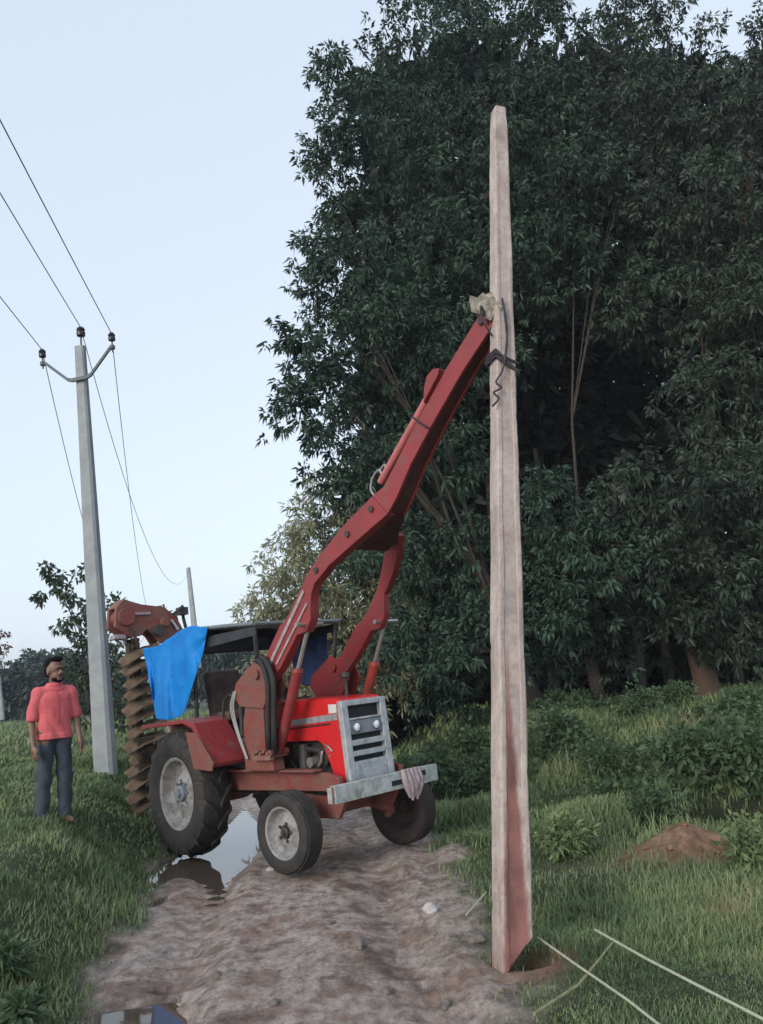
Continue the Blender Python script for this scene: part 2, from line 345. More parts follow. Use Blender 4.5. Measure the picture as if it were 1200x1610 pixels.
# -- wheels
def wheel(pos, Rr, Wd, rimR, lugs, big, side, mt, mrim, steer=0):
    """tyre lies in x-z, axis y; outer face toward side*y"""
    root = MB()
    k = side
    h = Wd/2
    # rim: dished disc with lip and bolts
    prof = [(k*h*.72, rimR*1.0), (k*h*.8, rimR*1.06), (k*h*.74, rimR*.97), (k*h*.30, rimR*.90), (k*h*.12, rimR*.80), (k*h*.20, rimR*.60), (k*h*.42, rimR*.44), (k*h*.40, rimR*.30), (k*h*.2, rimR*.28), (k*h*.2, 0.001)]
    root.lathe(prof)
    root.lathe([(-k*h*.7, rimR*1.05), (-k*h*.2, rimR*.9), (k*h*.1, rimR*.82)])
    wr = root.build('wheel', mrim, TR, smooth=True)
    wr.location = pos; wr.rotation_euler = (0, 0, steer)
    ty = MB(); s = Rr-rimR
    base = Rr*(.955 if big else .985)
    pr = [(-h*.72, rimR*1.0), (-h*.98, rimR+s*.35), (-h*1.0, rimR+s*.6), (-h*.86, base*.965), (-h*.5, base), (0, base*1.008), (h*.5, base), (h*.86, base*.965), (h*1.0, rimR+s*.6), (h*.98, rimR+s*.35), (h*.72, rimR*1.0)]
    ty.lathe(pr, n=56)
    if big:
        for i in range(lugs):
            for sgn in (-1, 1):
                a0 = 2*math.pi*(i+(.5 if sgn > 0 else 0))/lugs
                vs = []
                for q, (yy, da, rr) in enumerate([(0.02, 0, base*.99), (h*.5, .16, base*.985), (h*.88, .26, base*.95), (h*1.0, .30, rimR+s*.62)]):
                    for dth in (-.035, .035):
                        for dr in (0, .045*(1 if q < 3 else .5)):
                            th = a0+da+dth; r_ = rr+dr - (.0 if dr else .015)
                            vs.append((r_*math.cos(th), sgn*yy, r_*math.sin(th)))
                fs = [(0, 1, 3, 2), (12, 14, 15, 13)]
                for q in range(3):
                    b0 = q*4
                    fs += [(b0+1, b0+5, b0+7, b0+3), (b0, b0+4, b0+5, b0+1), (b0+2, b0+3, b0+7, b0+6)]
                ty.add(vs, fs)
    else:
        for yy in (-h*.6, -h*.3, 0, h*.3, h*.6):
            ty.lathe([(yy-.012, base*.99), (yy-.010, Rr), (yy+.010, Rr), (yy+.012, base*.99)], n=56)
    ty.build('tyre', mt, wr, smooth=True)
    hb = MB(); hb.lathe([(k*h*.18, rimR*.26), (k*h*.55, rimR*.22), (k*h*.6, rimR*.13), (k*h*.75, rimR*.11), (k*h*.76, .001)], n=20)
    for i in range(8 if big else 5):
        a = 2*math.pi*i/(8 if big else 5); hb.lathe([(k*h*.38, .016), (k*h*.52, .016), (k*h*.52, .001)], (rimR*.36*math.cos(a), 0, rimR*.36*math.sin(a)), n=6)
    hb.build('hub', M['dark'] if not big else M['grey'], wr, smooth=True)
    return wr
wheel((.07, -.66, .65), .67, .36, .36, 17, True, -1, M['tyre'], M['rim'])
wheel((.07, .70, .65), .67, .36, .36, 17, True, 1, M['tyre'], M['rim'])
wheel((1.96, -.68, .345), .36, .23, .22, 30, False, -1, M['tyre'], M['rim'], R(6))
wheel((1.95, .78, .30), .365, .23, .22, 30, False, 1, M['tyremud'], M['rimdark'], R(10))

# -- hood, grille, engine
hood = MB()
side = [(1.30, 1.10), (1.98, 1.10), (2.05, 1.06), (2.14, .88), (2.22, .70), (2.36, .70), (2.34, 1.46), (2.25, 1.475), (1.30, 1.50)]
for y0, y1 in ((-.275, -.255), (.255, .275)): hood.prism(side, y0, y1)
top = [(1.30, 1.485), (2.25, 1.46), (2.345, 1.445), (2.345, 1.47), (2.25, 1.487), (1.30, 1.512)]
hood.prism(top, -.254, .254)
ho = hood.build('hood', M['hood'], TR, bevel=.012)
smt = mat('stripe_silver', (.3, .31, .33), .5, c2=(.18, .17, .18), scale=18)
for y in (-.279, .279):
    MB().prism([(1.32, 1.24), (2.32, 1.285), (2.32, 1.345), (1.32, 1.30)], y-.003, y+.003).build('stripe', smt, ho)
    MB().prism([(1.45, 1.215), (2.2, 1.245), (2.2, 1.26), (1.45, 1.23)], y-.003, y+.003).build('stripe', M['slot'], ho)
for y in (-.280, .280): MB().prism([(2.20, 1.35), (2.32, 1.352), (2.32, 1.43), (2.20, 1.435)], y-.004, y+.004).build('side_plate', M['white'], ho)
bd = MB()
for k in range(3): bd.box((2.12+.018*k, -.28, 1.03-.035*k), (.02, .008, .02))
bd.tube([(2.08, -.285, 1.065), (2.16, -.30, 1.05), (2.2, -.285, 1.0)], .008, 6)
bd.build('hood_latch', M['chrome'], ho)

gr = MB()
def gx_(z): return 2.40+(1.44-z)*.05
def gbar(y0, y1, z0, z1, d=.05, off=0.):
    x0, x1 = gx_(z0)+off, gx_(z1)+off
    gr.add([(x0-d, y0, z0), (x0, y0, z0), (x0, y1, z0), (x0-d, y1, z0), (x1-d, y0, z1), (x1, y0, z1), (x1, y1, z1), (x1-d, y1, z1)],
           [(0, 3, 2, 1), (4, 5, 6, 7), (0, 1, 5, 4), (1, 2, 6, 5), (2, 3, 7, 6), (3, 0, 4, 7)])
gbar(-.285, -.205, .66, 1.455, .07); gbar(.205, .285, .66, 1.455, .07)
gbar(-.204, .204, 1.40, 1.455, .07); gbar(-.204, .204, 1.265, 1.287, .05)
for z0, z1 in ((1.03, 1.085), (.935, .985), (.66, .89)): gbar(-.204, .204, z0, z1, .05)
go_ = gr.build('grille', M['silver'], TR, bevel=.01)
gr = MB(); gbar(-.204, .204, 1.135, 1.264, .04, -.012); gr.build('headlight_panel', M['grey'], go_, bevel=.006)
gr = MB(); gbar(-.25, .25, .68, 1.44, .01, -.055); gr.build('screen', M['slot'], go_)
for y in (-.125, .125):
    hl = MB(); hl.lathe([(-.02, .001), (-.015, .042), (.0, .048), (.008, .043)], (gx_(1.195), y, 1.195), 'x', 20)
    h1 = hl.build('headlight', M['grey'], go_, smooth=True)
    hl = MB(); hl.lathe([(.0, .040), (.010, .03), (.014, .001)], (gx_(1.195), y, 1.20), 'x', 20); hl.build('lens', M['lamp'], h1, smooth=True)

en = MB(); en.box((1.65, 0, .93), (1.1, .34, .42)).box((1.75, 0, 1.22), (.7, .24, .3)).box((1.0, 0, .85), (.5, .42, .5)).box((.35, 0, .80), (.9, .46, .46))
en.tube([(1.5, -.2, 1.05), (1.75, -.24, 1.02), (1.95, -.2, 1.0)], .03); en.lathe([(-.12, .06), (.12, .06)], (1.7, -.24, .95), 'z', 16)
en.tube([(1.45, -.22, .9), (1.6, -.25, .78), (1.85, -.24, .8)], .025); en.lathe([(-.03, .001), (-.03, .09), (.03, .09), (.03, .001)], (2.0, -.21, .95), 'y', 20)
for k in range(4): en.tube([(1.45+.12*k, -.14, 1.3), (1.45+.12*k, -.2, 1.16)], .02, 8)
en.box((2.2, 0, 1.05), (.16, .42, .62))
en.build('engine', M['dark'], TR, bevel=.01)
bp_ = MB(); bp_.tube([(1.95, -.27, .86), (2.0, -.275, .9), (2.02, -.26, 1.0)], .016, 8); bp_.lathe([(-.05, .001), (-.05, .05), (.05, .05), (.05, .001)], (1.86, -.26, .9), 'y', 16)
bp_.build('fuel_pump', M['chrome'], TR, smooth=True)
ra = MB(); ra.tube([(0, -.6, .665), (0, .6, .665)], [.11, .11]); ra.tube([(0, -.32, .665), (0, -.1, .70), (0, .1, .70), (0, .32, .665)], [.13, .25, .25, .13], 16)
ra.build('rear_axle', M['dred'], TR, smooth=True)

ch = MB()
for s in (-1, 1):
    ch.prism([(.50, .63), (2.20, .655), (2.30, .60), (2.42, .58), (2.42, .78), (2.25, .82), (.60, .85)], s*.36, s*.41)
    ch.box((1.35, s*.44, .845), (1.6, .12, .022))
ch.box((.75, 0, .70), (.12, .71, .14)).box((2.34, 0, .62), (.14, .71, .1))
ch.build('chassis_frame', M['dred'], TR, bevel=.008)
fa = MB(); fa.box((1.95, 0, .46), (.14, .9, .12)).tube([(1.95, -.62, .335), (1.95, -.45, .40), (1.95, -.3, .46)], .05).tube([(1.95, .62, .29), (1.95, .45, .38), (1.95, .3, .44)], .05)
fa.box((2.0, 0, .54), (.3, .4, .1)).tube([(1.95, -.56, .28), (1.95, -.56, .56)], .04).tube([(1.95, .56, .24), (1.95, .56, .52)], .04)
fa.tube([(1.8, -.5, .42), (1.75, 0, .45), (1.8, .5, .38)], .018)
fa.prism([(1.78, .40), (2.28, .40), (2.42, .58), (1.7, .62)], -.35, -.30); fa.prism([(1.78, .40), (2.28, .40), (2.42, .58), (1.7, .62)], .30, .35)
fa.build('front_axle', M['dred'], TR, bevel=.006)
bm_ = MB(); bm_.box((2.60, .03, .665), (.03, 1.30, .135)).box((2.575, .03, .737), (.08, 1.30, .012)).box((2.575, .03, .597), (.08, 1.30, .012))
bm_.box((2.57, -.647, .665), (.06, .014, .135)).box((2.48, -.25, .66), (.2, .05, .08)).box((2.48, .25, .66), (.2, .05, .08))
bo = bm_.build('bumper', M['bumper'], TR, bevel=.006)
MB().box((2.617, .13, .655), (.006, .15, .045)).build('slot', M['slot'], bo); MB().box((2.617, .42, .69), (.006, .18, .045)).build('slot', M['slot'], bo)

# -- loader masts
for s in (-1, 1):
    ms = MB(); y0, y1 = s*.43, s*.57
    ms.prism([(1.12, .86), (1.62, .86), (1.60, .98), (1.50, 1.05), (1.52, 1.52), (1.20, 1.52), (1.14, 1.35), (1.11, 1.0)], y0, y1)
    ms.prism([(1.02, 1.62), (1.13, 1.50), (1.55, 1.46), (1.72, 1.66), (1.62, 1.84), (1.45, 1.93), (1.30, 1.86), (1.08, 1.74)], s*.405, s*.425)
    ms.prism([(1.02, 1.62), (1.13, 1.50), (1.55, 1.46), (1.72, 1.66), (1.62, 1.84), (1.45, 1.93), (1.30, 1.86), (1.08, 1.74)], s*.575, s*.595)
    ms.tube([(1.50, s*.37, 1.80), (1.50, s*.63, 1.80)], .05, 14)
    ms.box((1.56, s*.5, 1.01), (.2, .17, .05)).tube([(1.64, s*.40, 1.03), (1.64, s*.62, 1.03)], .035, 10)
    mo = ms.build('mast', M['dred'] if s < 0 else M['red'], TR, bevel=.006)
    br = MB(); br.box((1.14, s*.25, 1.2), (.1, .4, .1)); br.build('cross_brace', M['dred'], mo)
# -- boom: two arms, cross plate, upper box boom
lo = [(1.50, 1.60), (1.85, 1.84), (2.03, 2.00), (2.16, 2.12), (2.20, 2.12), (2.30, 2.13), (2.39, 2.24), (2.40, 2.33), (2.43, 2.47), (2.50, 2.56), (2.74, 2.69), (3.17, 2.84), (3.59, 2.98)]
hi = [(1.42, 1.86), (1.60, 1.96), (1.76, 2.12), (1.90, 2.25), (1.94, 2.29), (2.03, 2.37), (2.12, 2.45), (2.20, 2.52), (2.32, 2.62), (2.42, 2.71), (2.61, 2.83), (2.97, 3.00), (3.42, 3.18)]
hi = [(a[0]*.88+b[0]*.12, a[1]*.88+b[1]*.12) if 3 < k < 11 else a for k, (a, b) in enumerate(zip(hi, lo))]
nA = len(lo)
bo_ = MB(); bo_.strip(lo, hi, [-.55]*nA, [-.45]*nA)
lo2 = [(3.592, 2.982), (3.72, 3.10), (3.93, 3.34), (4.19, 3.58), (4.58, 3.91), (4.98, 4.20)]
hi2 = [(3.422, 3.182), (3.55, 3.25), (3.76, 3.44), (4.00, 3.67), (4.40, 4.02), (4.86, 4.37)]
hi2 = [hi2[0]]+[(a[0]*.86+b[0]*.14, a[1]*.86+b[1]*.14) for a, b in zip(hi2[1:], lo2[1:])]
tY = [0, .1, .25, .45, .7, 1]
bo_.strip(lo2, hi2, [-.55+.05*k for k in tY], [-.52+.05*k for k in tY])
bo_.strip(lo2, hi2, [-.35-.03*k for k in tY], [-.33-.03*k for k in tY])
bo_.strip([(p[0], p[1]-.06) for p in hi2[2:]], [(p[0], p[1]-.04) for p in hi2[2:]], [-.518+.05*k for k in tY[2:]], [-.352-.03*k for k in tY[2:]])
boom = bo_.build('loader_boom', M['red'], TR, bevel=.006)
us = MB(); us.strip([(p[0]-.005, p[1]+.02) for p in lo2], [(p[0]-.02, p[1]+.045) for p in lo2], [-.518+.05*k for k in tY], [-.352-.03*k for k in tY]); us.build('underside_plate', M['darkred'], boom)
loL = lo[:9]+[(2.52, 2.50), (2.80, 2.62), (3.07, 2.78), (3.20, 2.90)]; hiL = hi[:9]+[(2.42, 2.70), (2.64, 2.79), (2.90, 2.94), (3.05, 3.05)]
yL = [.40]*9+[.36, .20, .04, -.06]
hiL = [(a[0]*.78+b[0]*.22, a[1]*.78+b[1]*.22) for a, b in zip(hiL, loL)]
ar = MB(); ar.strip([(p[0]+.0, p[1]-.0) for p in loL], hiL, yL, [y+.08 for y in yL]); ar.build('lift_arm', M['red'], boom, bevel=.006)
cp = MB(); cp.strip([(2.95, 2.80), (3.17, 2.862), (3.58, 2.998)], [(2.97, 2.99), (3.10, 3.02), (3.42, 3.15)], [-.449]*3, [.02, -.05, -.33]); cp.build('cross_plate', M['darkred'], boom, bevel=.006)
rg = MB()   # stiffening ridges on the lower arm and hook plate at the elbow
rg.prism([(1.62, 1.86), (2.32, 2.53), (2.34, 2.50), (1.66, 1.84)], -.562, -.551)
rg.prism([(1.78, 1.88), (2.36, 2.40), (2.37, 2.38), (1.80, 1.865)], -.562, -.551)
rg.build('ridge', M['cloth'], boom)
for (bx_, bz_) in ((2.55, 2.68), (3.05, 2.92), (3.40, 3.07), (4.84, 4.24)):
    MB().lathe([(-.012, .001), (-.012, .03), (.01, .03), (.01, .001)], (bx_, -.556 if bx_ < 4 else -.515, bz_), 'y', 10).build('pin_boss', M['dark'], boom, bevel=.003)
pl = MB(); pl.prism([(4.16, 3.79), (4.36, 3.97), (4.38, 4.02), (4.31, 4.04), (4.23, 4.00), (4.19, 3.92)], -.55, -.42); pl.build('cylinder_bracket', M['red'], boom, bevel=.01)
for s in (-1, 1):
    lg = MB(); lg.tube([(2.30, s*.34, 2.20), (2.30, s*.66, 2.20)], .022, 8); lg.build('pin', M['chrome'], boom)
    c1 = MB(); c1.tube([(1.64, s*.50, 1.03), (1.74, s*.5, 1.21), (2.06, s*.5, 1.79)], [.04, .052, .052], 14); c1.lathe([(-.02, .06), (.02, .06)], (2.05, s*.5, 1.78), 'z', 14)
    cy = c1.build('lift_cylinder', M['rustred'] if s > 0 else M['red'], TR, smooth=True)
    MB().tube([(2.05, s*.5, 1.775), (2.30, s*.5, 2.20)], .022, 10).build('piston_rod', M['chrome'], cy, smooth=True)
if True:
    c2_ = MB(); c2_.tube([(3.47, -.47, 3.30), (3.79, -.46, 3.57), (4.12, -.45, 3.85)], .036, 14); uc = c2_.build('boom_cylinder', mat('pink_cylinder', (.45, .12, .12), .45, c2=(.36, .1, .1), scale=9), boom, smooth=True)
    MB().tube([(4.11, -.45, 3.84), (4.26, -.45, 3.97)], .022).build('piston_rod', M['chrome'], uc, smooth=True)
    MB().tube(curve([(3.50, -.46, 3.30), (3.46, -.46, 3.42), (3.34, -.44, 3.38), (3.30, -.44, 3.28), (3.38, -.46, 3.19)]), .010, 6).tube(curve([(3.48, -.44, 3.30), (3.50, -.42, 3.46), (3.40, -.42, 3.42)]), .009, 6).build('hose', M['greyhose'], uc)
MB().tube([(4.02, -.548, 3.72), (4.10, -.548, 3.64), (4.18, -.545, 3.57)], .009, 6).build('hose_clip', M['hose'], boom)
hs_ = MB()
for k in range(4):
    yy = -.60-.02*(k % 2); xx = 1.58+.05*k
    hs_.tube(curve([(xx-.18, yy+.05, 1.92+.02*k), (xx+.0, yy, 1.90), (xx+.08, yy, 1.70), (xx+.05, yy, 1.40), (xx+.02, yy, 1.15), (xx-.05, yy+.05, 1.02)]), .022, 8)
hs_.build('hydraulic_hose', M['hose'], TR, smooth=True)
h2 = MB()
for k in range(3): h2.tube(curve([(1.05+.02*k, -.60, 1.66), (.99+.03*k, -.62, 1.5), (1.06+.02*k, -.61, 1.25), (1.20+.01*k, -.6, .98)]), .008, 6)
h2.build('thin_hose', M['greyhose'], TR, smooth=True)
vb = MB()
for k in range(5): vb.tube([(1.38+.06*k, -.575, 1.03+.02*(k % 2)), (1.38+.06*k, -.64, 1.03+.02*(k % 2))], .018, 8)
vb.box((1.5, -.60, .99), (.3, .05, .05)); vb.build('hydraulic_valve', M['muddyred'], TR, bevel=.004)

# -- operator station
fl = MB(); fl.box((.80, 0, .88), (.7, .9, .03)); fl.build('floor_plate', M['dark'], TR)
for s in (-1, 1):
    fe = MB(); ya, yb = s*.44, s*.86
    outer = [(-.62, 1.36), (-.58, 1.40), (.40, 1.43), (.62, 1.38), (.98, .97), (.96, .93), (.90, .93), (.58, 1.33), (.38, 1.385), (-.60, 1.355)]
    fe.prism(outer, min(ya, yb), max(ya, yb))
    fe.prism([(-.70, 1.357), (.40, 1.387), (.60, 1.33), (.90, .93), (.70, .93), (.45, 1.15), (-.55, 1.18)], s*.445-.008, s*.445+.008)
    fe.build('fender', M['red'] if s < 0 else M['dred'], TR, bevel=.008)
sp = MB(); sp.prism([(.48, 1.30), (.70, 1.28), (1.02, .98), (.98, .90), (.62, .92)], -.88, -.862); sp.build('splash_plate', M['dred'], TR, bevel=.004)
se = MB(); se.box((.12, -.02, 1.40), (.46, .48, .12)); sea = se.build('seat', M['seat'], TR, bevel=.035, seg=3)
bk = MB(); bk.box((-.10, -.02, 1.68), (.12, .46, .52), Matrix.Rotation(R(-12), 3, 'Y')); bk.build('backrest', M['seat'], sea, bevel=.04, seg=3)
MB().box((.1, 0, 1.24), (.3, .3, .2)).build('seat_base', M['dark'], sea)
sw = MB(); n_ = 28; m3 = Matrix.Rotation(R(28), 3, 'Y'); cc = Vector((.78, -.02, 1.66))
sw.tube([cc + m3@Vector((.2*math.cos(2*math.pi*k/n_), .2*math.sin(2*math.pi*k/n_), 0)) for k in range(n_+1)], .016, 8, cap=False)
for k in range(3): sw.tube([cc, cc + m3@Vector((.2*math.cos(2*math.pi*k/3), .2*math.sin(2*math.pi*k/3), 0))], .011, 6)
swo = sw.build('steering_wheel', M['slot'], TR, smooth=True)
MB().tube([cc, (1.08, -.02, 1.2)], .028).build('steering_column', M['dark'], swo)
dsh = MB(); dsh.box((1.16, 0, 1.32), (.22, .46, .42)); dsh.build('dashboard', M['dark'], TR, bevel=.02)
lv = MB()
for k in range(4): lv.tube([(1.00+.05*k, -.36, 1.3), (.98+.06*k, -.38, 1.62), (.98+.06*k, -.38, 1.70+.03*(k % 2))], .008, 6)
lvo = lv.build('control_lever', M['chrome'], TR)
kb = MB(); kb.lathe([(-.035, .001), (-.028, .025), (0, .036), (.028, .025), (.035, .001)], (1.10, -.38, 1.78), 'z', 12); kb.build('knob', M['lamp'], lvo, smooth=True)
cl_ = MB(); cl_.tube([(.55, -.45, 1.40), (.60, -.46, 1.58), (.72, -.46, 1.64), (.82, -.45, 1.60)], .014, 8).box((.86, -.43, 1.62), (.14, .08, .10)).tube([(.9, -.43, 1.5), (.88, -.42, 1.2)], .03, 8)
cl_.build('handrail', M['dark'], TR)
# canopy
ca = MB(); rpts = [(.14, 2.14), (.20, 2.33), (.34, 2.405), (1.45, 2.32), (1.47, 2.29), (.37, 2.365), (.23, 2.30), (.18, 2.12)]
ca.prism(rpts, -.56, .56)
can = ca.build('canopy', M['black'], TR, bevel=.01)
rm = MB()
for s in (-1, 1):
    rm.tube([(.15, s*.57, 2.10), (.20, s*.57, 2.32), (.34, s*.57, 2.40), (.9, s*.57, 2.362), (1.47, s*.57, 2.315)], .022, 8)
rm.tube([(1.47, -.57, 2.315), (1.47, .57, 2.315)], .022, 8)
rm.build('canopy_rim', M['edge'], can, smooth=True)
sk = MB(); sk.prism([(.22, 2.30), (1.46, 2.285), (1.46, 2.20), (.30, 2.17)], -.555, -.545); sk.prism([(.22, 2.30), (1.46, 2.285), (1.46, 2.20), (.30, 2.17)], .545, .555)
sk.box((.21, 0, 2.22), (.02, 1.09, .16)); sk.build('canopy_skirt', M['black'], can)
for s in (-1, 1):
    MB().tube([(.14, s*.54, 1.4), (.16, s*.54, 2.14)], .024, 8).build('canopy_post', M['black'], can)
    MB().tube([(1.25, s*.48, 1.55), (1.40, s*.52, 2.0), (1.42, s*.54, 2.29)], .024, 8).build('canopy_post', M['black'], can)
ap = MB(); ap.tube([(2.1, .05, 1.47), (2.1, .05, 1.66)], .018, 8).lathe([(0, .03), (.02, .05), (.06, .05), (.07, .001)], (2.1, .05, 1.66), 'z', 14); ap.build('air_intake', M['dark'], TR)

# -- trencher at the back
tr = MB(); TX = -1.30
tr.box((TX-.02, -.58, 1.45), (.10, .16, 1.95)).box((-.75, -.25, .72), (.9, .10, .12)).box((-.75, .25, .72), (.9, .10, .12)).box((-1.15, -.2, 1.0), (.16, .9, .16)).box((-1.14, -.58, 1.0), (.14, .2, .5))
tro = tr.build('trencher', M['mudchain'], TR, bevel=.01)
for xx in (TX+.055, TX-.095):
    chn = MB(); chn.box((xx, -.58, 1.5), (.012, .07, 1.95))
    for k in range(26): chn.box((xx+.01, -.58, .55+k*.076), (.03, .10, .05))
    chn.build('digging_chain', M['mudchain'], tro)
def blade():
    m = MB(); n = 9; vs = []
    for (th, ) in ((0,), (1,)):
        for i in range(n):
            s_ = i/(n-1)*2-1
            for j in range(4):
                d_ = j/3
                x = .0+.17*d_; y = s_*.25; z = .055*s_ - .05*d_**1.5 + .025*(1-s_*s_) - th*.014 + .006*math.sin(7*s_+j)
                vs.append((x, y, z))
    fs = []
    for t_ in (0, 1):
        for i in range(n-1):
            for j in range(3):
                a = t_*n*4+i*4+j; fs.append((a, a+1, a+5, a+4))
    N = n*4
    for i in range(n-1): fs += [(i*4+3, i*4+7, N+i*4+7, N+i*4+3), (i*4, i*4+4, N+i*4+4, N+i*4)]
    for i in (0, n-1):
        for j in range(3): a = i*4+j; fs.append((a, a+1, N+a+1, N+a))
    return m.add(vs, fs)
b0 = None
for k in range(13):
    if b0 is None: b0 = o = blade().build('digging_blade', M['mudblade'], tro, smooth=True)
    else: o = b0.copy(); col.objects.link(o); o.parent = tro
    z = .48+k*.152; u = (z-1.4)/1.0
    o.location = (TX+.08, -.58+.02*math.sin(k*2.1)-.04*u*u+.05, z); o.scale = (1+.12*math.sin(k*4.1), 1+.07*math.sin(k*2.7), 1+.5*abs(math.sin(k*3.1))); o.rotation_euler = (R(4+3*math.sin(k*3.3)), R(8+5*math.sin(k*1.7)), R(3*math.sin(k*5.1)))
rd = MB()
for y in (-.33,): rd.tube([(TX+.04, y, .55), (TX+.02, y-.01, 1.5), (TX+.02, y, 2.35)], .014, 6)
rd.build('side_rail', M['mudblade'], tro)
hd = MB(); hx = TX
hd.add([], [])
def yz(pts, x0, x1):
    n = len(pts); hd.add([(x0, p[0], p[1]) for p in pts]+[(x1, p[0], p[1]) for p in pts], [tuple(range(n)), tuple(range(n, 2*n))[::-1]]+[(i, (i+1) % n, (i+1) % n+n, i+n) for i in range(n)])
yz([(-.86, 2.62), (-.84, 2.86), (-.74, 2.97), (-.50, 2.90), (-.18, 2.86), (.0, 2.70), (.10, 2.50), (.04, 2.42), (-.28, 2.40), (-.34, 2.50), (-.44, 2.58), (-.52, 2.50), (-.64, 2.48)], TX-.16, TX-.10)
yz([(-.86, 2.62), (-.84, 2.86), (-.74, 2.97), (-.50, 2.90), (-.18, 2.86), (.0, 2.70), (.10, 2.50), (.04, 2.42), (-.28, 2.40), (-.34, 2.50), (-.44, 2.58), (-.52, 2.50), (-.64, 2.48)], TX+.06, TX+.12)
yz([(-.84, 2.865), (-.74, 2.975), (-.50, 2.905), (-.18, 2.865), (.0, 2.705), (-.02, 2.68), (-.19, 2.83), (-.50, 2.87), (-.73, 2.94), (-.81, 2.85)], TX-.098, TX+.058)
hd.lathe([(-.14, .001), (-.14, .11), (.16, .11), (.16, .001)], (TX, -.72, 2.74), 'x', 20)
hd.lathe([(-.2, .001), (-.2, .06), (.2, .06), (.2, .001)], (TX, -.20, 2.66), 'x', 16)
hdo = hd.build('trencher_head', M['dred'], tro, bevel=.006)
MB().box((TX+.135, -.50, 2.78), (.02, .22, .03)).build('guard_strip', M['cloth'], hdo); MB().box((TX+.14, -.06, 2.62), (.02, .03, .16), Matrix.Rotation(R(35), 3, 'X')).build('guard_strip', M['white'], hdo)
hm = MB(); hm.lathe([(0, .07), (.12, .07), (.12, .001)], (TX+.12, -.32, 2.55), 'x', 14).tube([(TX+.2, -.1, 2.75), (TX+.15, .06, 2.86), (TX+.05, .12, 2.72), (TX+.1, .14, 2.5)], .022, 8).box((TX+.1, .08, 2.80), (.12, .12, .1)).tube([(TX+.13, -.68, 2.6), (TX+.14, -.6, 2.45), (TX+.1, -.55, 2.3)], .02, 8)
hm.build('drive_motor', M['dark'], hdo, smooth=True)
wpl = MB(); wpl.box((TX+.0, -.78, 2.50), (.16, .16, .06)); wpl.build('bearing_block', M['cloth'], hdo, bevel=.01)
MB().tube([tuple(p) for p in ((TX+.1, -.28, 2.45), (TX+.14, -.30, 2.1), (TX+.2, -.27, 1.7), (TX+.24, -.28, 1.35), (TX+.3, -.26, 1.1))], .012, 6).build('grey_cable', M['greyhose'], tro, smooth=True)

# -- tarpaulin, cloth (rest on the tractor: things of their own)
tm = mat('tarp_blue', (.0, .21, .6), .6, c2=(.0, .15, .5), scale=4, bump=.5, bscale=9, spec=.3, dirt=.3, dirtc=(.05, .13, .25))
tmd = mat('tarp_blue_dark', (.008, .02, .07), .6, c2=(.015, .045, .15), scale=6, bump=.4, bscale=10)  # deeper, darker blue than the other tarpaulin
def sheet(name, rail_a, rail_b, m, n=34, fold=.03, thick=.004, seed=0, k=3.5):
    V_ = []; F_ = []
    def samp(r, u):
        u = u*(len(r)-1); i = min(int(u), len(r)-2); f = u-i; return Vector(r[i])*(1-f)+Vector(r[i+1])*f
    for i in range(n):
        for j in range(n):
            u, v = i/(n-1), j/(n-1); a, b = samp(rail_a, u), samp(rail_b, u); p = a*(1-v)+b*v
            nrm = Vector((.25, -1, .15)).normalized()
            d = fold*(math.sin(u*k*2.6+1.6*math.sin(v*2.3+seed)+seed)*(.35+.65*v)+.45*math.sin(u*k*6.1-2.2*v+1.3*math.sin(v*4+seed))*(.3+.7*v)+.35*math.sin(v*6+u*7+seed)*(1-v)+.5*float(fbm(u*2.1+seed, v*1.7, .5, 4, 7)))
            V_.append(p+nrm*d)
    for i in range(n-1):
        for j in range(n-1): F_.append((i*n+j, i*n+j+1, (i+1)*n+j+1, (i+1)*n+j))
    m_ = MB().add(V_, F_); o = m_.build(name, m, smooth=True); s = o.modifiers.new('thickness', 'SOLIDIFY'); s.thickness = thick
    return o
tb = sheet('tarpaulin', [tp(-.95, -.62, 2.31), tp(-.54, -.63, 2.30), tp(-.20, -.64, 2.36), tp(.05, -.64, 2.43), tp(.30, -.63, 2.44), tp(.62, -.61, 2.39)],
           [tp(-.84, -.62, 2.02), tp(-.68, -.66, 1.72), tp(-.52, -.70, 1.46), tp(-.22, -.72, 1.42), tp(.10, -.68, 1.48), tp(.34, -.64, 1.86), tp(.50, -.61, 2.14)], tm, seed=1, fold=.06, k=6, n=64)
tag(tb, 'bright blue tarpaulin hung behind the seat at the right rear of the tractor canopy', 'tarpaulin')
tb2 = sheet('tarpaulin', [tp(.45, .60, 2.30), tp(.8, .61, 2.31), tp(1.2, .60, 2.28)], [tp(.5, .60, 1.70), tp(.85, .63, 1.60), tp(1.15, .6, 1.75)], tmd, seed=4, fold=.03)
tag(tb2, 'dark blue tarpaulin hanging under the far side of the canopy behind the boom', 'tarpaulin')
cf = MB()
for k in range(5):
    a = k*.05-.1; cf.tube([(2.63, .30+a, .76), (2.65+.01*(k % 2), .30+a, .66), (2.64+.01*(k % 3), .31+a*.8, .60), (2.63, .32+a*.6, .50-.03*(k % 2))], [.02, .032, .036, .012], 8)
cfo = cf.build('rag', M['cloth'], smooth=True); cfo.matrix_world = TM
tag(cfo, 'pale pinkish rag tied over the front bumper of the tractor', 'rag')

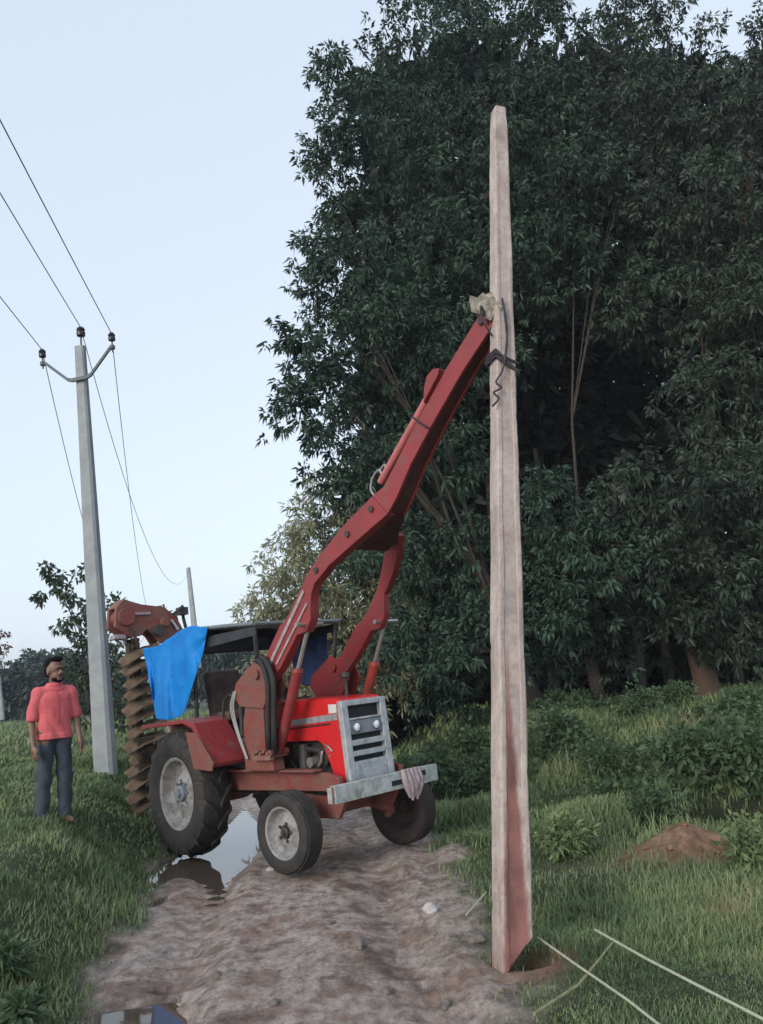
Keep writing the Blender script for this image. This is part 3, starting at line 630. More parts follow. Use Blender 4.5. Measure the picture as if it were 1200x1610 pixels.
# ------------------------------------------------------------------ concrete pole being raised
pb = at(806, 1520, 5.09); pb = Vector((pb.x, pb.y, -.03))
pt = Vector((1.215, 5.875, 6.42))
ax = (pt-pb).normalized(); LN = (pt-pb).length
fx_ = Vector((1, 0, 0)); yaw = R(17)
wd = Vector((math.cos(yaw), math.sin(yaw), 0)); wd = (wd-ax*wd.dot(ax)).normalized(); dp = ax.cross(wd)   # dp points away from camera
if dp.y < 0: dp = -dp
PM = Matrix(((wd.x, dp.x, ax.x, pb.x), (wd.y, dp.y, ax.y, pb.y), (wd.z, dp.z, ax.z, pb.z), (0, 0, 0, 1)))
po = empty('concrete_pole'); po.matrix_world = PM
tag(po, 'pale tapered concrete pole being stood upright by the tractor boom at the track edge', 'pole')
pm = MB(); N = 150; rj = np.random.default_rng(4); prof = []
for i in range(N+1):
    u = i/N; z = u*LN
    hw = float(np.interp(u, [0, .3, 1], [.100, .094, .062])); hd_ = (.085*(1-u)+.055*u)
    if u > .97: hw *= 1-.2*(u-.97)/.03
    rc = .008*min(1, max(0, (.93-u)/.04))         # recessed channel in the wide faces
    ch_ = .012
    a, b_ = hw*.72-.012, hw*.50
    ring = [(-hw, -hd_+ch_), (-hw+ch_, -hd_), (-a, -hd_), (-b_, -hd_+rc), (b_, -hd_+rc), (a, -hd_), (hw-ch_, -hd_), (hw, -hd_+ch_), (hw, hd_-ch_), (hw-ch_, hd_), (a, hd_), (b_, hd_-rc), (-b_, hd_-rc), (-a, hd_), (-hw+ch_, hd_), (-hw, hd_-ch_)]
    for (x, y) in ring:
        zz = z
        if i == 0: zz = .10+ .11*(x/hw) - .0
        elif z < .35: zz = max(z, .10+.11*(x/hw)+.012*i)
        jx = (rj.normal()*.0006 + (-.006*np.sign(x) if abs(abs(x)-hw) < .014 and rj.random() < .035 else 0)); pm.v.append((x+.0022*math.sin(z*7+y*40)+jx, y+.002*math.sin(z*5.3+x*30)+rj.normal()*.0006, zz))
K = 16
pm.f = [(i*K+k, i*K+(k+1) % K, (i+1)*K+(k+1) % K, (i+1)*K+k) for i in range(N) for k in range(K)] + [tuple(range(K))[::-1], tuple(N*K+k for k in range(K))]
pcm = bpy.data.materials.new('new_concrete'); pcm.use_nodes = True; t = pcm.node_tree; b = t.nodes['Principled BSDF']; b.inputs['Roughness'].default_value = .85
tc = t.nodes.new('ShaderNodeTexCoord')
base = ramp(tex(4.5, 9, .7, (2, 2, 1.1)).outputs['Fac'], [(.3, (.29, .225, .205)), (.5, (.39, .325, .30)), (.7, (.5, .44, .415))])
grain = ramp(tex(30, 9, .8).outputs['Fac'], [(.34, (.6, .57, .55)), (.48, (1, 1, 1))])
mm = t.nodes.new('ShaderNodeMix'); mm.data_type = 'RGBA'; mm.blend_type = 'MULTIPLY'; mm.inputs[0].default_value = .9
t.links.new(base.outputs[0], mm.inputs[6]); t.links.new(grain.outputs[0], mm.inputs[7])
# red earth stain: a tongue narrowing upward from the butt end
sx = t.nodes.new('ShaderNodeSeparateXYZ'); t.links.new(tc.outputs['Object'], sx.inputs[0])
def mth(op, a, b_=None, c=None):
    m = t.nodes.new('ShaderNodeMath'); m.operation = op
    for k, q in enumerate((a, b_, c)):
        if q is None: continue
        if isinstance(q, (int, float)): m.inputs[k].default_value = q
        else: t.links.new(q, m.inputs[k])
    return m.outputs[0]
nz = tex(7, 7, .75, (1, 1, .5)).outputs['Fac']
hwid = mth('MULTIPLY_ADD', sx.outputs[2], -.052, .098)           # tongue half width shrinks with height
xo = mth('ABSOLUTE', mth('ADD', mth('MULTIPLY_ADD', sx.outputs[2], .012, sx.outputs[0]), mth('MULTIPLY_ADD', nz, .085, -.035)))
dd = mth('SUBTRACT', hwid, xo)
mrn = t.nodes.new('ShaderNodeMapRange'); mrn.inputs[1].default_value = -.012; mrn.inputs[2].default_value = .018; t.links.new(dd, mrn.inputs[0])
stc = ramp(tex(4, 6, .6, (2, 2, .6)).outputs['Fac'], [(.3, (.15, .07, .06)), (.6, (.27, .12, .105))])
mz = mixc(mrn.outputs[0], mm.outputs[2], stc.outputs[0]); t.links.new(mz.outputs[2], b.inputs['Base Color'])
bp = t.nodes.new('ShaderNodeBump'); bp.inputs['Strength'].default_value = .35; bp.inputs['Distance'].default_value = .01
t.links.new(tex(45, 6, .7).outputs['Fac'], bp.inputs['Height']); t.links.new(bp.outputs[0], b.inputs['Normal'])
pso = pm.build('shaft', pcm, po, smooth=True)
PI_ = PM.inverted()
# rope around the pole
def onpole(x, y, z): return PM @ Vector((x, y, z))
zr = 4.02
hwz = float(np.interp(zr/LN, [0, .3, 1], [.100, .094, .062]))+.012; hdz = .085*(1-zr/LN)+.055*zr/LN+.012
rp = MB()
for dz, sl_z in ((0, -.05), (.025, -.08), (.05, -.03)):
    ring = [(-hwz, -hdz), (-hwz*.3, -hdz), (hwz*.4, -hdz), (hwz, -hdz), (hwz+.004, 0), (hwz, hdz), (0, hdz), (-hwz, hdz), (-hwz-.004, 0), (-hwz, -hdz)]
    rp.tube(curve([onpole(x, y, zr+dz+sl_z*(x/hwz)) for x, y in ring]), .011, 8)
tipw = tp(4.93, -.42, 4.27)
kn = onpole(-.02, -hdz-.012, zr+.04)
rp.tube(curve([tipw+Vector((.05, -.06, 0)), onpole(-.04, -hdz-.02, zr+.55), onpole(.0, -hdz-.01, zr+.30), kn]), .009, 6)
rp.tube(curve([tipw+Vector((.06, -.05, -.04)), onpole(-.02, -hdz-.015, zr+.42), onpole(.0, -hdz-.01, zr+.2), kn]), .008, 6)
rp.tube(curve([kn, onpole(-.05, -hdz-.02, zr-.08), onpole(-.10, -hdz-.02, zr-.18), onpole(-.06, -hdz-.025, zr-.22), onpole(-.12, -hdz-.02, zr-.27), onpole(-.08, -hdz-.02, zr-.31), onpole(-.13, -hdz-.015, zr-.38)]), .008, 6)
rp.tube(curve([onpole(-hwz, -hdz*.3, zr+.25), onpole(-hwz-.09, -.05, zr+.36), onpole(-hwz-.10, -.05, zr+.48), tipw+Vector((-.06, 0, -.12))]), .008, 6)
rp.build('rope', M['rope'], smooth=True); tag(bpy.data.objects['rope'], 'dark rope knotted around the upright concrete pole below the boom tip', 'rope')
# pad of folded sacking between boom tip and pole
sk_ = MB(); c0 = tipw + Vector((-.04, -.01, .05))
random.seed(3)
bmx = bmesh.new(); bmesh.ops.create_icosphere(bmx, subdivisions=3, radius=1)
for v in bmx.verts:
    p = v.co.copy(); q = 1+.28*math.sin(p.x*6+p.z*4)+.2*math.sin(p.y*9+1+p.x*3)+.12*math.sin(p.z*14)
    v.co = Vector((p.x*.095*q, p.y*.10*q, p.z*.10*q))
me = bpy.data.meshes.new('sack'); bmx.to_mesh(me); bmx.free(); me.materials.append(M['sack']); sko = bpy.data.objects.new('sack', me); col.objects.link(sko); sko.location = c0
tag(sko, 'crumpled pale sack padding squeezed between the boom tip and the concrete pole', 'sack')
fl_ = MB()
for a, ln in ((R(150), .20), (R(120), .16), (R(175), .17), (R(95), .15)):
    d = Vector((math.cos(a), -.2, math.sin(a)*.9)); s_ = Vector((-d.z, 0, d.x))*.055
    fl_.add([c0+s_*1.2, c0-s_*1.2, c0+d*ln-s_*.5, c0+d*ln*.92+s_*.6, c0+s_*1.2+Vector((0, .03, 0)), c0-s_*1.2+Vector((0, .03, 0)), c0+d*ln-s_*.5+Vector((0, .012, 0)), c0+d*ln*.92+s_*.6+Vector((0, .012, 0))], [(0, 1, 2, 3), (4, 7, 6, 5), (0, 4, 5, 1), (1, 5, 6, 2), (2, 6, 7, 3), (3, 7, 4, 0)])
fo = fl_.build('sack_flap', M['sack']); fo.parent = sko; fo.matrix_parent_inverse = Matrix.Translation(-c0)

# ------------------------------------------------------------------ old power poles and wires
def upole(base, topp, hb, ht, label, arm=True):
    ax = (topp-base).normalized(); LNp = (topp-base).length
    o = empty('utility_pole'); x = Vector((.98, -.16, 0)); x = (x-ax*x.dot(ax)).normalized(); y = ax.cross(x)
    o.matrix_world = Matrix(((x.x, y.x, ax.x, base.x), (x.y, y.y, ax.y, base.y), (x.z, y.z, ax.z, base.z), (0, 0, 0, 1)))
    tag(o, label, 'utility pole')
    s = MB(); n = 12; rings = []
    for i in range(n+1):
        u = i/n; h = hb*(1-u)+ht*u; d = h*.75; z = LNp*u-(.4 if i == 0 else 0); c = h*.3
        rings += [(-h+c, -d, z), (h-c, -d, z), (h, -d+c, z), (h, d-c, z), (h-c, d, z), (-h+c, d, z), (-h, d-c, z), (-h, -d+c, z)]
    s.add(rings, [(i*8+k, i*8+(k+1) % 8, i*8+8+(k+1) % 8, i*8+8+k) for i in range(n) for k in range(8)]+[tuple(n*8+k for k in range(8)), tuple(range(8))[::-1]])
    s.build('shaft', M['conc_old'], o)
    tops = []
    if arm:
        za = LNp-.65
        a = MB()
        pts = [(-.68, za+.41), (-.61, za+.42), (-.21, za+.03), (-.13, za), (.15, za), (.23, za+.03), (.61, za+.44), (.69, za+.44)]
        lo_ = [(p[0], p[1]-.033) for p in pts]; hi_ = [(p[0], p[1]+.033) for p in pts]
        a.strip(lo_, hi_, [-ht-.045]*8, [-ht-.005]*8); ao = a.build('crossarm', M['galv'], o, bevel=.004)
        for xx, zz in ((-.66, za+.45), (.66, za+.48)):
            MB().tube([(xx, -ht-.025, zz-.12), (xx, -ht-.025, zz+.12)], .014, 8).lathe([(-.03, .001), (-.03, .045), (.03, .045), (.03, .001)], (xx, -ht-.025, zz-.03), 'z', 10).build('pin', M['galv'], ao)
            MB().lathe([(0, .02), (.02, .058), (.06, .062), (.09, .05), (.105, .062), (.135, .055), (.16, .035), (.165, .001)], (xx, -ht-.025, zz+.08), 'z', 18).build('insulator', M['insul'], ao, smooth=True)
            tops.append(o.matrix_world@Vector((xx, -ht-.025, zz+.235)))
        MB().tube([(0.02, 0, LNp), (.03, 0, LNp+.24)], .016, 8).build('pin', M['galv'], o)
        MB().lathe([(0, .02), (.02, .07), (.07, .078), (.11, .06), (.13, .075), (.17, .06), (.19, .03), (.195, .001)], (.03, 0, LNp+.18), 'z', 18).build('insulator', M['insul'], o, smooth=True)
        tops.append(o.matrix_world@Vector((.03, 0, LNp+.37)))
    return o, tops
pbase = at(167, 1222, 12.8); ptop = at(126, 545, 12.8)
up1, tops = upole(pbase, ptop, .165, .085, 'grey concrete utility pole with a bent crossarm standing beside the man')
upole(at(311, 1040, 44), at(296, 893, 45), .17, .11, 'thin distant grey utility pole rising behind the tractor canopy', False)
upole(at(236, 1100, 50), at(240, 955, 50), .14, .09, 'distant utility pole mostly hidden behind the trencher head', False)
upole(at(3, 1122, 52), at(-2, 1062, 52), .14, .10, 'thin pale far pole at the left edge beyond the field', False)
wl = [('overhead wire tied to the left crossarm insulator of the near utility pole', at(238, 965, 50), 3.4, .6),
      ('overhead wire tied to the right crossarm insulator of the near utility pole', at(246, 965, 50), 2.2, .6),
      ('overhead wire carried on the topmost insulator of the near utility pole', at(297, 897, 45), 2.3, .5)]
for (lab, far, sag, sag2), tpn in zip(wl, tops):
    pts = []
    near = tpn + Vector((.145*46, -46, -.2))
    for i in range(31):
        t_ = i/30; p = near*(1-t_)+tpn*t_; p.z -= 4*sag2*t_*(1-t_); pts.append(p)
    for i in range(1, 31):
        t_ = i/30; p = tpn*(1-t_)+far*t_; p.z -= 4*sag*t_*(1-t_); pts.append(p)
    tag(MB().tube(pts, [.0075]*len(pts), 5).build('power_line', M['wire']), lab, 'power line', 'overhead wires on the utility pole')

# ------------------------------------------------------------------ foliage builders
def leaves(C, D, n, ln, wd_, spread=1.0, droop=.5, seed=0):
    """C tuft centres, D their outward directions -> verts, quads, var"""
    rg = np.random.default_rng(seed); T = len(C); C = np.repeat(C, n, 0); D = np.repeat(D, n, 0); K = len(C)
    rnd = rg.normal(size=(K, 3)); rnd /= np.linalg.norm(rnd, axis=1)[:, None]
    d = D*.55+rnd*spread+np.array([0, 0, -droop]); d /= np.linalg.norm(d, axis=1)[:, None]
    s = np.cross(d, rg.normal(size=(K, 3))); s /= np.linalg.norm(s, axis=1)[:, None]+1e-9
    l = ln*(.45+1.15*rg.random(K)**1.3)[:, None]; w_ = wd_*(.7+.6*rg.random(K))[:, None]
    P = C+rnd*ln*.35
    nrm = np.cross(d, s)
    v0 = P; v1 = P+d*l*.42+s*w_/2-nrm*w_*.15; v2 = P+d*l+np.array([0, 0, -1])*l*.18; v3 = P+d*l*.42-s*w_/2-nrm*w_*.15
    Vv = np.stack([v0, v1, v2, v3], 1).reshape(-1, 3); Ff = np.arange(K*4).reshape(-1, 4)
    tv = np.repeat(rg.random(T), n); var = np.repeat(np.clip(.6*tv+.4*rg.random(K), 0, 1), 4)
    return Vv, Ff, var
def blobs_pts(blobs, dens, seed, inner=.45, flat=.8, clump=False):
    rg = np.random.default_rng(seed); C = []; D = []
    for (x, y, z, r) in blobs:
        k = int(dens*r*r)+8; u = rg.normal(size=(k, 3)); u /= np.linalg.norm(u, axis=1)[:, None]
        rr = r*(inner+(1.08-inner)*rg.random(k)**.55)
        rr *= 1+.28*np.sin(u[:, 0]*5+x*3)*np.sin(u[:, 2]*6+z*2)+.12*np.sin(u[:, 1]*11+y)
        P_ = u*rr[:, None]*np.array([1, 1, flat])
        if clump:        # most tufts gather into sprays round a few twig ends, the rest fill between
            q = max(6, int(9*r*r)); cu = rg.normal(size=(q, 3)); cu /= np.linalg.norm(cu, axis=1)[:, None]
            cr = r*(.5+.5*rg.random(q)**.6)*(.6 if r < .65 else 1); cs = cu*cr[:, None]*np.array([1, 1, flat]); pick = rg.integers(0, q, k); use = rg.random(k) < .72
            g_ = np.clip(rg.normal(size=(k, 3)), -1.7, 1.7); off = g_*np.array([.26, .26, .15])*np.array([1, 1, 1])
            off[:, 2] -= .35*(off[:, 0]**2+off[:, 1]**2)/.26
            P_ = np.where(use[:, None], cs[pick]+off, P_)
            gn = off+np.array([0, 0, .12]); gn /= np.linalg.norm(gn, axis=1)[:, None]; u = np.where(use[:, None], gn, u)
        C.append(np.array([x, y, z])+P_); D.append(u)
    return np.concatenate(C), np.concatenate(D)
def px_blobs(lst):
    out = []
    for px, py, rp_, Dp in lst:
        p = at(px, py, Dp); dist = (p-Vector((0, 0, CAMH))).dot(fw); out.append((p.x, p.y, p.z, rp_/FPX*dist))
    return out
def tree(name, label, cat, base, blobs, lm, bark, trunk_r, dens=165, n=16, ln=.13, wd_=.05, seed=0, group=None, droop=.5, limbs=8, trunk_top=None, lean=0, inner=.45):
    o = empty(name, base); tag(o, label, cat, group)
    bl = [(x-base.x, y-base.y, z-base.z, r) for x, y, z, r in blobs]
    rg = random.Random(seed)
    tk = MB(); cx = sum(b[0] for b in bl)/len(bl); cy = sum(b[1] for b in bl)/len(bl); hz = trunk_top or max(b[2] for b in bl)*.75
    pts = []; rads = []
    for i in range(9):
        u = i/8; pts.append(Vector((cx*u*u*.6+lean*u+.08*math.sin(i*1.3+seed), cy*u*u*.6+.08*math.cos(i*1.7), -.3+hz*u))); rads.append(trunk_r*(1.35 if i == 0 else (1-.75*u)))
    tk.tube(pts, rads, 12)
    for b in sorted(bl, key=lambda b: rg.random())[:limbs]:
        i = rg.choice([2, 3, 4, 5, 6]); a = pts[i]; e = Vector(b[:3])
        if e.z < a.z-1: i = 2; a = pts[2]
        m1 = a*.6+e*.4+Vector((rg.uniform(-.3, .3), rg.uniform(-.3, .3), rg.uniform(0, .4)))
        r0 = min(rads[i]*.45, .045); tk.tube([a, m1, e], [r0, r0*.6, r0*.1], 7)
        for q in range(3):
            d = Vector((rg.gauss(0, 1), rg.gauss(0, 1), rg.gauss(0, .8))).normalized()*b[3]*.9; tk.tube([m1, m1*.4+e*.6+d*.5, e+d], [r0*.35, r0*.22, r0*.06], 5)
    tk.build('trunk', bark, o, smooth=True)
    C, D = blobs_pts(bl, dens, seed, inner, .8, name in ('mango_tree', 'pale_tree'))
    V_, F_, v_ = leaves(C, D, n, ln, wd_, 1.0, droop, seed+1)
    npmesh('crown', V_, F_, lm, o, v_)
    return o
A = px_blobs([(560, 130, 60, 15), (640, 70, 75, 15.6), (740, 40, 90, 16.2), (700, -60, 80, 17), (530, 210, 50, 14.6), (520, 95, 28, 15), (600, 250, 95, 14.8), (715, 200, 110, 15.4), (560, 400, 62, 14.6), (685, 380, 110, 14.8), (503, 385, 42, 14.8), (545, 320, 45, 15),
  (482, 545, 56, 14.2), (462, 530, 30, 14.3), (490, 645, 64, 14.4), (470, 605, 44, 14.4), (500, 440, 36, 14.6), (500, 250, 36, 14.8), (590, 540, 110, 15), (720, 560, 110, 15.2), (545, 730, 62, 14.8), (670, 720, 110, 15.2), (530, 470, 60, 14.8), (610, 860, 80, 15), (710, 880, 100, 15.2), (640, 1000, 75, 14.8), (730, 1010, 80, 14.4), (600, 640, 90, 16.5), (650, 480, 100, 17), (700, 1090, 50, 14.8)])
Bb = px_blobs([(850, 50, 70, 16.2), (830, -40, 80, 17), (840, 180, 100, 16), (905, 300, 110, 15.6), (830, 420, 90, 15.4), (930, 440, 100, 16.2), (870, 810, 90, 14.4), (955, 880, 80, 14.2), (850, 950, 75, 14.4), (920, 980, 50, 14.8), (860, 1030, 45, 15.6)])
Cc = px_blobs([(960, 60, 50, 17), (1050, 60, 62, 17), (1000, -30, 60, 18), (1000, 190, 100, 16.2), (1110, 190, 90, 15.4), (1200, 140, 60, 16), (1190, 40, 26, 17), (1100, 330, 115, 15.2), (1220, 300, 110, 15.4), (1050, 480, 105, 15.4), (1180, 470, 110, 15), (1130, 620, 95, 14.6), (1230, 640, 90, 14.8), (1190, 760, 90, 14.2), (1080, 770, 85, 14), (1000, 770, 65, 14.2), (1150, 900, 80, 14.6), (1095, 965, 55, 14.9), (1180, 985, 55, 15), (1020, 955, 50, 15.2), (1130, 1000, 34, 15.2), (960, 1010, 40, 15.4), (1240, 900, 90, 14.6), (1060, 880, 70, 14.8), (1300, 200, 120, 16), (1330, 450, 130, 15), (1340, 700, 120, 15)])
gb = lambda px, py, D: Vector((at(px, py, D).x, at(px, py, D).y, float(terrain(at(px, py, D).x, at(px, py, D).y))))
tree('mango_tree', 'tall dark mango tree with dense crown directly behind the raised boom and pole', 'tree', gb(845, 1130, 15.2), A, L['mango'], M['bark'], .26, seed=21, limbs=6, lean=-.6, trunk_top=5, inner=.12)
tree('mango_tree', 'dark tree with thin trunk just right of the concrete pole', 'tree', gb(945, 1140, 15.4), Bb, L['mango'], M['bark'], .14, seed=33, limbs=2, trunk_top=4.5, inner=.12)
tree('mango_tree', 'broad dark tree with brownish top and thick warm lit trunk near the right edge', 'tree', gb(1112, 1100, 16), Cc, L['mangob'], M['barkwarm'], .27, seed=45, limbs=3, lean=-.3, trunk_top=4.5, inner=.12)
Dd = px_blobs([(450, 880, 42, 19), (480, 810, 34, 19), (455, 845, 26, 19), (500, 760, 28, 19), (525, 900, 60, 19.5), (440, 950, 42, 19), (425, 915, 20, 19), (520, 990, 60, 19.5), (560, 830, 55, 20), (590, 960, 80, 20), (600, 1050, 70, 19), (470, 1010, 40, 19.5), (560, 1080, 55, 18.5), (640, 900, 70, 20), (410, 960, 34, 19), (395, 935, 14, 19), (470, 930, 50, 19), (500, 850, 45, 19.5), (450, 1030, 45, 18.5), (500, 1060, 50, 18.5), (540, 950, 60, 18.5)])
tree('pale_tree', 'lower pale yellow green tree left of the mango tree behind the boom', 'tree', gb(560, 1130, 19.5), Dd, L['pale'], M['bark'], .14, dens=170, n=12, ln=.15, wd_=.045, seed=57)
Wd = []
rw = random.Random(5)
for gxp in range(620, 1420, 75):
    for gyp in range(150, 1130, 95):
        Wd.append((gxp+rw.uniform(-25, 25), gyp+rw.uniform(-25, 25), 62, 22+rw.uniform(-1.5, 2)))
for gxp in range(480, 720, 70):
    for gyp in (1030, 1090): Wd.append((gxp, gyp, 45, 23))
C_, D_ = blobs_pts(px_blobs(Wd), 44, 9, .2)
V_, F_, v_ = leaves(C_, D_, 9, .62, .26, 1, .2, 3)
tag(npmesh('wood', V_, F_, L['wood'], None, v_), 'dense dark wood filling the space behind the front trees', 'wood', kind='stuff')
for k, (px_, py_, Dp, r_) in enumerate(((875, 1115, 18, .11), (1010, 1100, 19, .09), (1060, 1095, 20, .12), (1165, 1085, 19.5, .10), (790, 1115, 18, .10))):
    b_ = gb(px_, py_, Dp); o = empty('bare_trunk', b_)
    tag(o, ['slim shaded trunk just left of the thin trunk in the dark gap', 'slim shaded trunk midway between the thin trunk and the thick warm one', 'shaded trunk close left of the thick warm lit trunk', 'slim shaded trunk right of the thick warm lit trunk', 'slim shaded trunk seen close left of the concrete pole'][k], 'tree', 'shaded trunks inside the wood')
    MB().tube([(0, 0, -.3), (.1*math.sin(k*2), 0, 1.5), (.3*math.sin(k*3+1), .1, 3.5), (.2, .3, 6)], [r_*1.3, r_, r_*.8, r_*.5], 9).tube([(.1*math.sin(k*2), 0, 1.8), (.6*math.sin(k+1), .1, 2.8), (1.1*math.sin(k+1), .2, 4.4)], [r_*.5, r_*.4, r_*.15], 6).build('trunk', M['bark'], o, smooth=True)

Sp = px_blobs([(85, 915, 20, 18), (75, 895, 10, 18), (110, 935, 22, 18), (130, 900, 14, 18), (65, 940, 12, 18), (130, 965, 26, 18), (100, 985, 16, 18), (140, 1010, 28, 18), (115, 1050, 30, 18), (150, 1070, 35, 18), (175, 1010, 30, 18), (120, 1110, 34, 18), (180, 1120, 40, 18), (200, 1060, 36, 18.5), (190, 950, 20, 18), (260, 970, 16, 18), (230, 1100, 30, 18.5)])
tree('sapling_tree', 'open leafy small tree behind the near utility pole and the trencher', 'tree', gb(150, 1160, 18), Sp, L['sap'], M['bark'], .06, dens=110, n=9, ln=.12, wd_=.075, seed=70, limbs=12, inner=.1)
far_lab = ['rounded far tree behind the head of the man', 'low dark far tree at the left edge beyond the field', 'broad hazy far tree left of the near utility pole', 'far tree just right of the near utility pole', 'small far tree seen low between trencher and canopy']
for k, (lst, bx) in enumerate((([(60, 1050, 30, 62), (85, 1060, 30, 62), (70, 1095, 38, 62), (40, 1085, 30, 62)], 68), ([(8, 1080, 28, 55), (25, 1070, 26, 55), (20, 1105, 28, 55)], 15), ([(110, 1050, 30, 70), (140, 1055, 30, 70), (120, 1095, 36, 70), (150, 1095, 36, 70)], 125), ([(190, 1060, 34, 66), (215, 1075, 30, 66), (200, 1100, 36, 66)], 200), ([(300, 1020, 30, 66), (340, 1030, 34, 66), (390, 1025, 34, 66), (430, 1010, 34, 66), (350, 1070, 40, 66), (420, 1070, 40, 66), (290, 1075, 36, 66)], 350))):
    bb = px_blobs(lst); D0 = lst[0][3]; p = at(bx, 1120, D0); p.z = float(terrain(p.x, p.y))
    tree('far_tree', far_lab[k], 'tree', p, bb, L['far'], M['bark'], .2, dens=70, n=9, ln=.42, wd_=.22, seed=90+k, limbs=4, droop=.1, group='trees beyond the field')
fb = px_blobs([(-4, 1000, 14, 30), (4, 1018, 10, 30), (-10, 1030, 16, 30)]); p = at(-12, 1120, 30); p.z = float(terrain(p.x, p.y))
tree('flowering_tree', 'small tree with reddish flowers cut by the left edge', 'tree', p, fb, L['flower'], M['bark'], .07, dens=60, n=7, ln=.14, wd_=.08, seed=101, limbs=3)
hl_ = MB(); n_ = 60
vs = []
for i in range(n_):
    a = R(-75+150*i/(n_-1)); x_, y_ = 420*math.sin(a), 420*math.cos(a); h_ = 7+2.5*math.sin(i*.7)+1.5*math.sin(i*1.9)
    vs += [(x_, y_, -2), (x_, y_, h_), (x_*1.2, y_*1.2, h_*.8), (x_*1.2, y_*1.2, -2)]
hl_.add(vs, [(4*i+k, 4*i+k+1, 4*i+k+5, 4*i+k+4) for i in range(n_-1) for k in range(3)])
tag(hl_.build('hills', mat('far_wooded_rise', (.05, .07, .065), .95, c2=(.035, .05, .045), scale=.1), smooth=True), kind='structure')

# -- distant parked car at the left edge
cp_ = at(10, 1131, 78); cz = float(terrain(cp_.x, cp_.y)); car = empty('parked_car', (cp_.x, cp_.y, cz), R(10)); tag(car, 'small whitish far car parked under the trees at the left edge', 'car')
MB().prism([(-1.9, .3), (1.9, .3), (1.95, .7), (1.1, .85), (.7, 1.35), (-.9, 1.38), (-1.5, .92), (-1.95, .8)], -.8, .8).build('body', M['white'], car, bevel=.06)
MB().prism([(.98, .88), (.62, 1.28), (-.85, 1.3), (-1.3, .92)], -.81, .81).build('window', M['glass'], car)
for x_ in (-1.2, 1.2):
    for y_ in (-.72, .72): MB().lathe([(-.1, .001), (-.1, .31), (.1, .31), (.1, .001)], (x_, y_, .31), 'y', 20).build('wheel', M['tyre'], car)

# ------------------------------------------------------------------ grass
def blades(n, xr, yr, hmin, hmax, seed, wbase=.006, accept=None, lean=.75):
    rg = np.random.default_rng(seed); x = rg.uniform(*xr, n); y = rg.uniform(*yr, n)
    k = accept(x, y, rg); x, y = x[k], y[k]; n = len(x)
    z = terrain(x, y); patch = np.clip(.5+1.3*fbm(x, y, 1.1, 3, 90), 0, 1)
    h = (hmin+(hmax-hmin)*patch*rg.random(n)**.7)*(.6+.4*rg.random(n)); a = rg.uniform(0, 2*np.pi, n); ln = lean*(.3+rg.random(n))
    dist = np.hypot(x, y); wb = wbase*(.7+.8*rg.random(n))*np.clip(dist/6, .8, 2.4)
    dx, dy = np.cos(a), np.sin(a); sxx, syy = -dy*wb, dx*wb
    P = lambda q, s: np.stack([x+dx*h*ln*q*q+s*sxx, y+dy*h*ln*q*q+s*syy, z-.01+h*q*(1-.25*ln*q)], 1)
    Vv = np.stack([P(0, -1), P(0, 1), P(.55, .75), P(.55, -.75), P(1, .1), P(1, -.1)], 1).reshape(-1, 3)
    b_ = np.arange(n)*6; Ff = np.stack([np.stack([b_, b_+1, b_+2, b_+3], 1), np.stack([b_+3, b_+2, b_+4, b_+5], 1)], 1).reshape(-1, 4)
    var = np.repeat(np.clip(.45*patch+.55*rg.random(n)+(rg.random(n) > .93)*.5, 0, 1.3), 6)
    return Vv, Ff, var
def acc(x, y, rg):
    m_ = mudmask(x, y); so_ = np.exp(-(((x-2.45)/.75)**2+((y-7.05)/.46)**2)**1.5); so_ = np.maximum(so_, np.exp(-(((x-.72)/.26)**2+((y-5.1)/.24)**2)**1.5))
    dt = np.exp(-(((x-3.95)/1.1)**2+((y-8.9)/.56)**2)**2)
    return (rg.random(len(x)) > np.maximum(m_**.6*1.03, np.maximum(so_*1.05, dt*1.02))) & (np.abs(x) < y*.56+1.0) & (rg.random(len(x)) < np.clip(.62+.9*fbm(x, y, .7, 3, 44), .25, 1))
parts = [blades(60000, (.6, 4.0), (3.2, 6.0), .03, .11, 6, .0032, lambda x, y, rg: (rg.random(len(x)) > mudmask(x, y)**.6*1.05) & (np.hypot(x-.72, y-5.1) > .28)), blades(230000, (-4.2, 5.6), (3.0, 9), .03, .17, 1, .0036, acc), blades(210000, (-7, 9), (8, 16), .07, .38, 2, .0055, acc), blades(60000, (-22, 14), (14, 40), .12, .35, 3, .012, acc)]
o_ = 0; VV = []; FF = []; vv = []
for a_, b_, c_ in parts: VV.append(a_); FF.append(b_+o_); vv.append(c_); o_ += len(a_)
tag(npmesh('grass', np.concatenate(VV), np.concatenate(FF), L['grass'], None, np.concatenate(vv)), 'green grass covering both banks of the muddy track', 'grass', kind='stuff')
# broad-leaved ground cover under the trees
rg = np.random.default_rng(8); n = 9000; x = rg.uniform(-1.2, 11, n); y = rg.uniform(9.5, 16.5, n)
hgt = np.clip(.04+.95*fbm(x, y, 1.7, 3, 61), 0, .38)*sm(9.3, 12.5, y+.35*x)
k = (x > edge_r(y)+.35) & (hgt > .045) & (np.hypot((x-3.95)/1.0, (y-8.9)/.5) > 1)
x, y, hgt = x[k], y[k], hgt[k]; C_ = np.stack([x, y, terrain(x, y)+.06+rg.random(len(x))*hgt*.85], 1); D_ = np.tile(np.array([0, 0, 1.]), (len(x), 1))
V_, F_, v_ = leaves(C_, D_, 8, .085, .045, 1, -.1, 12)
tag(npmesh('undergrowth', V_, F_, L['bush'], None, v_), 'low leafy undergrowth between the grass and the tree trunks', 'undergrowth', kind='stuff')
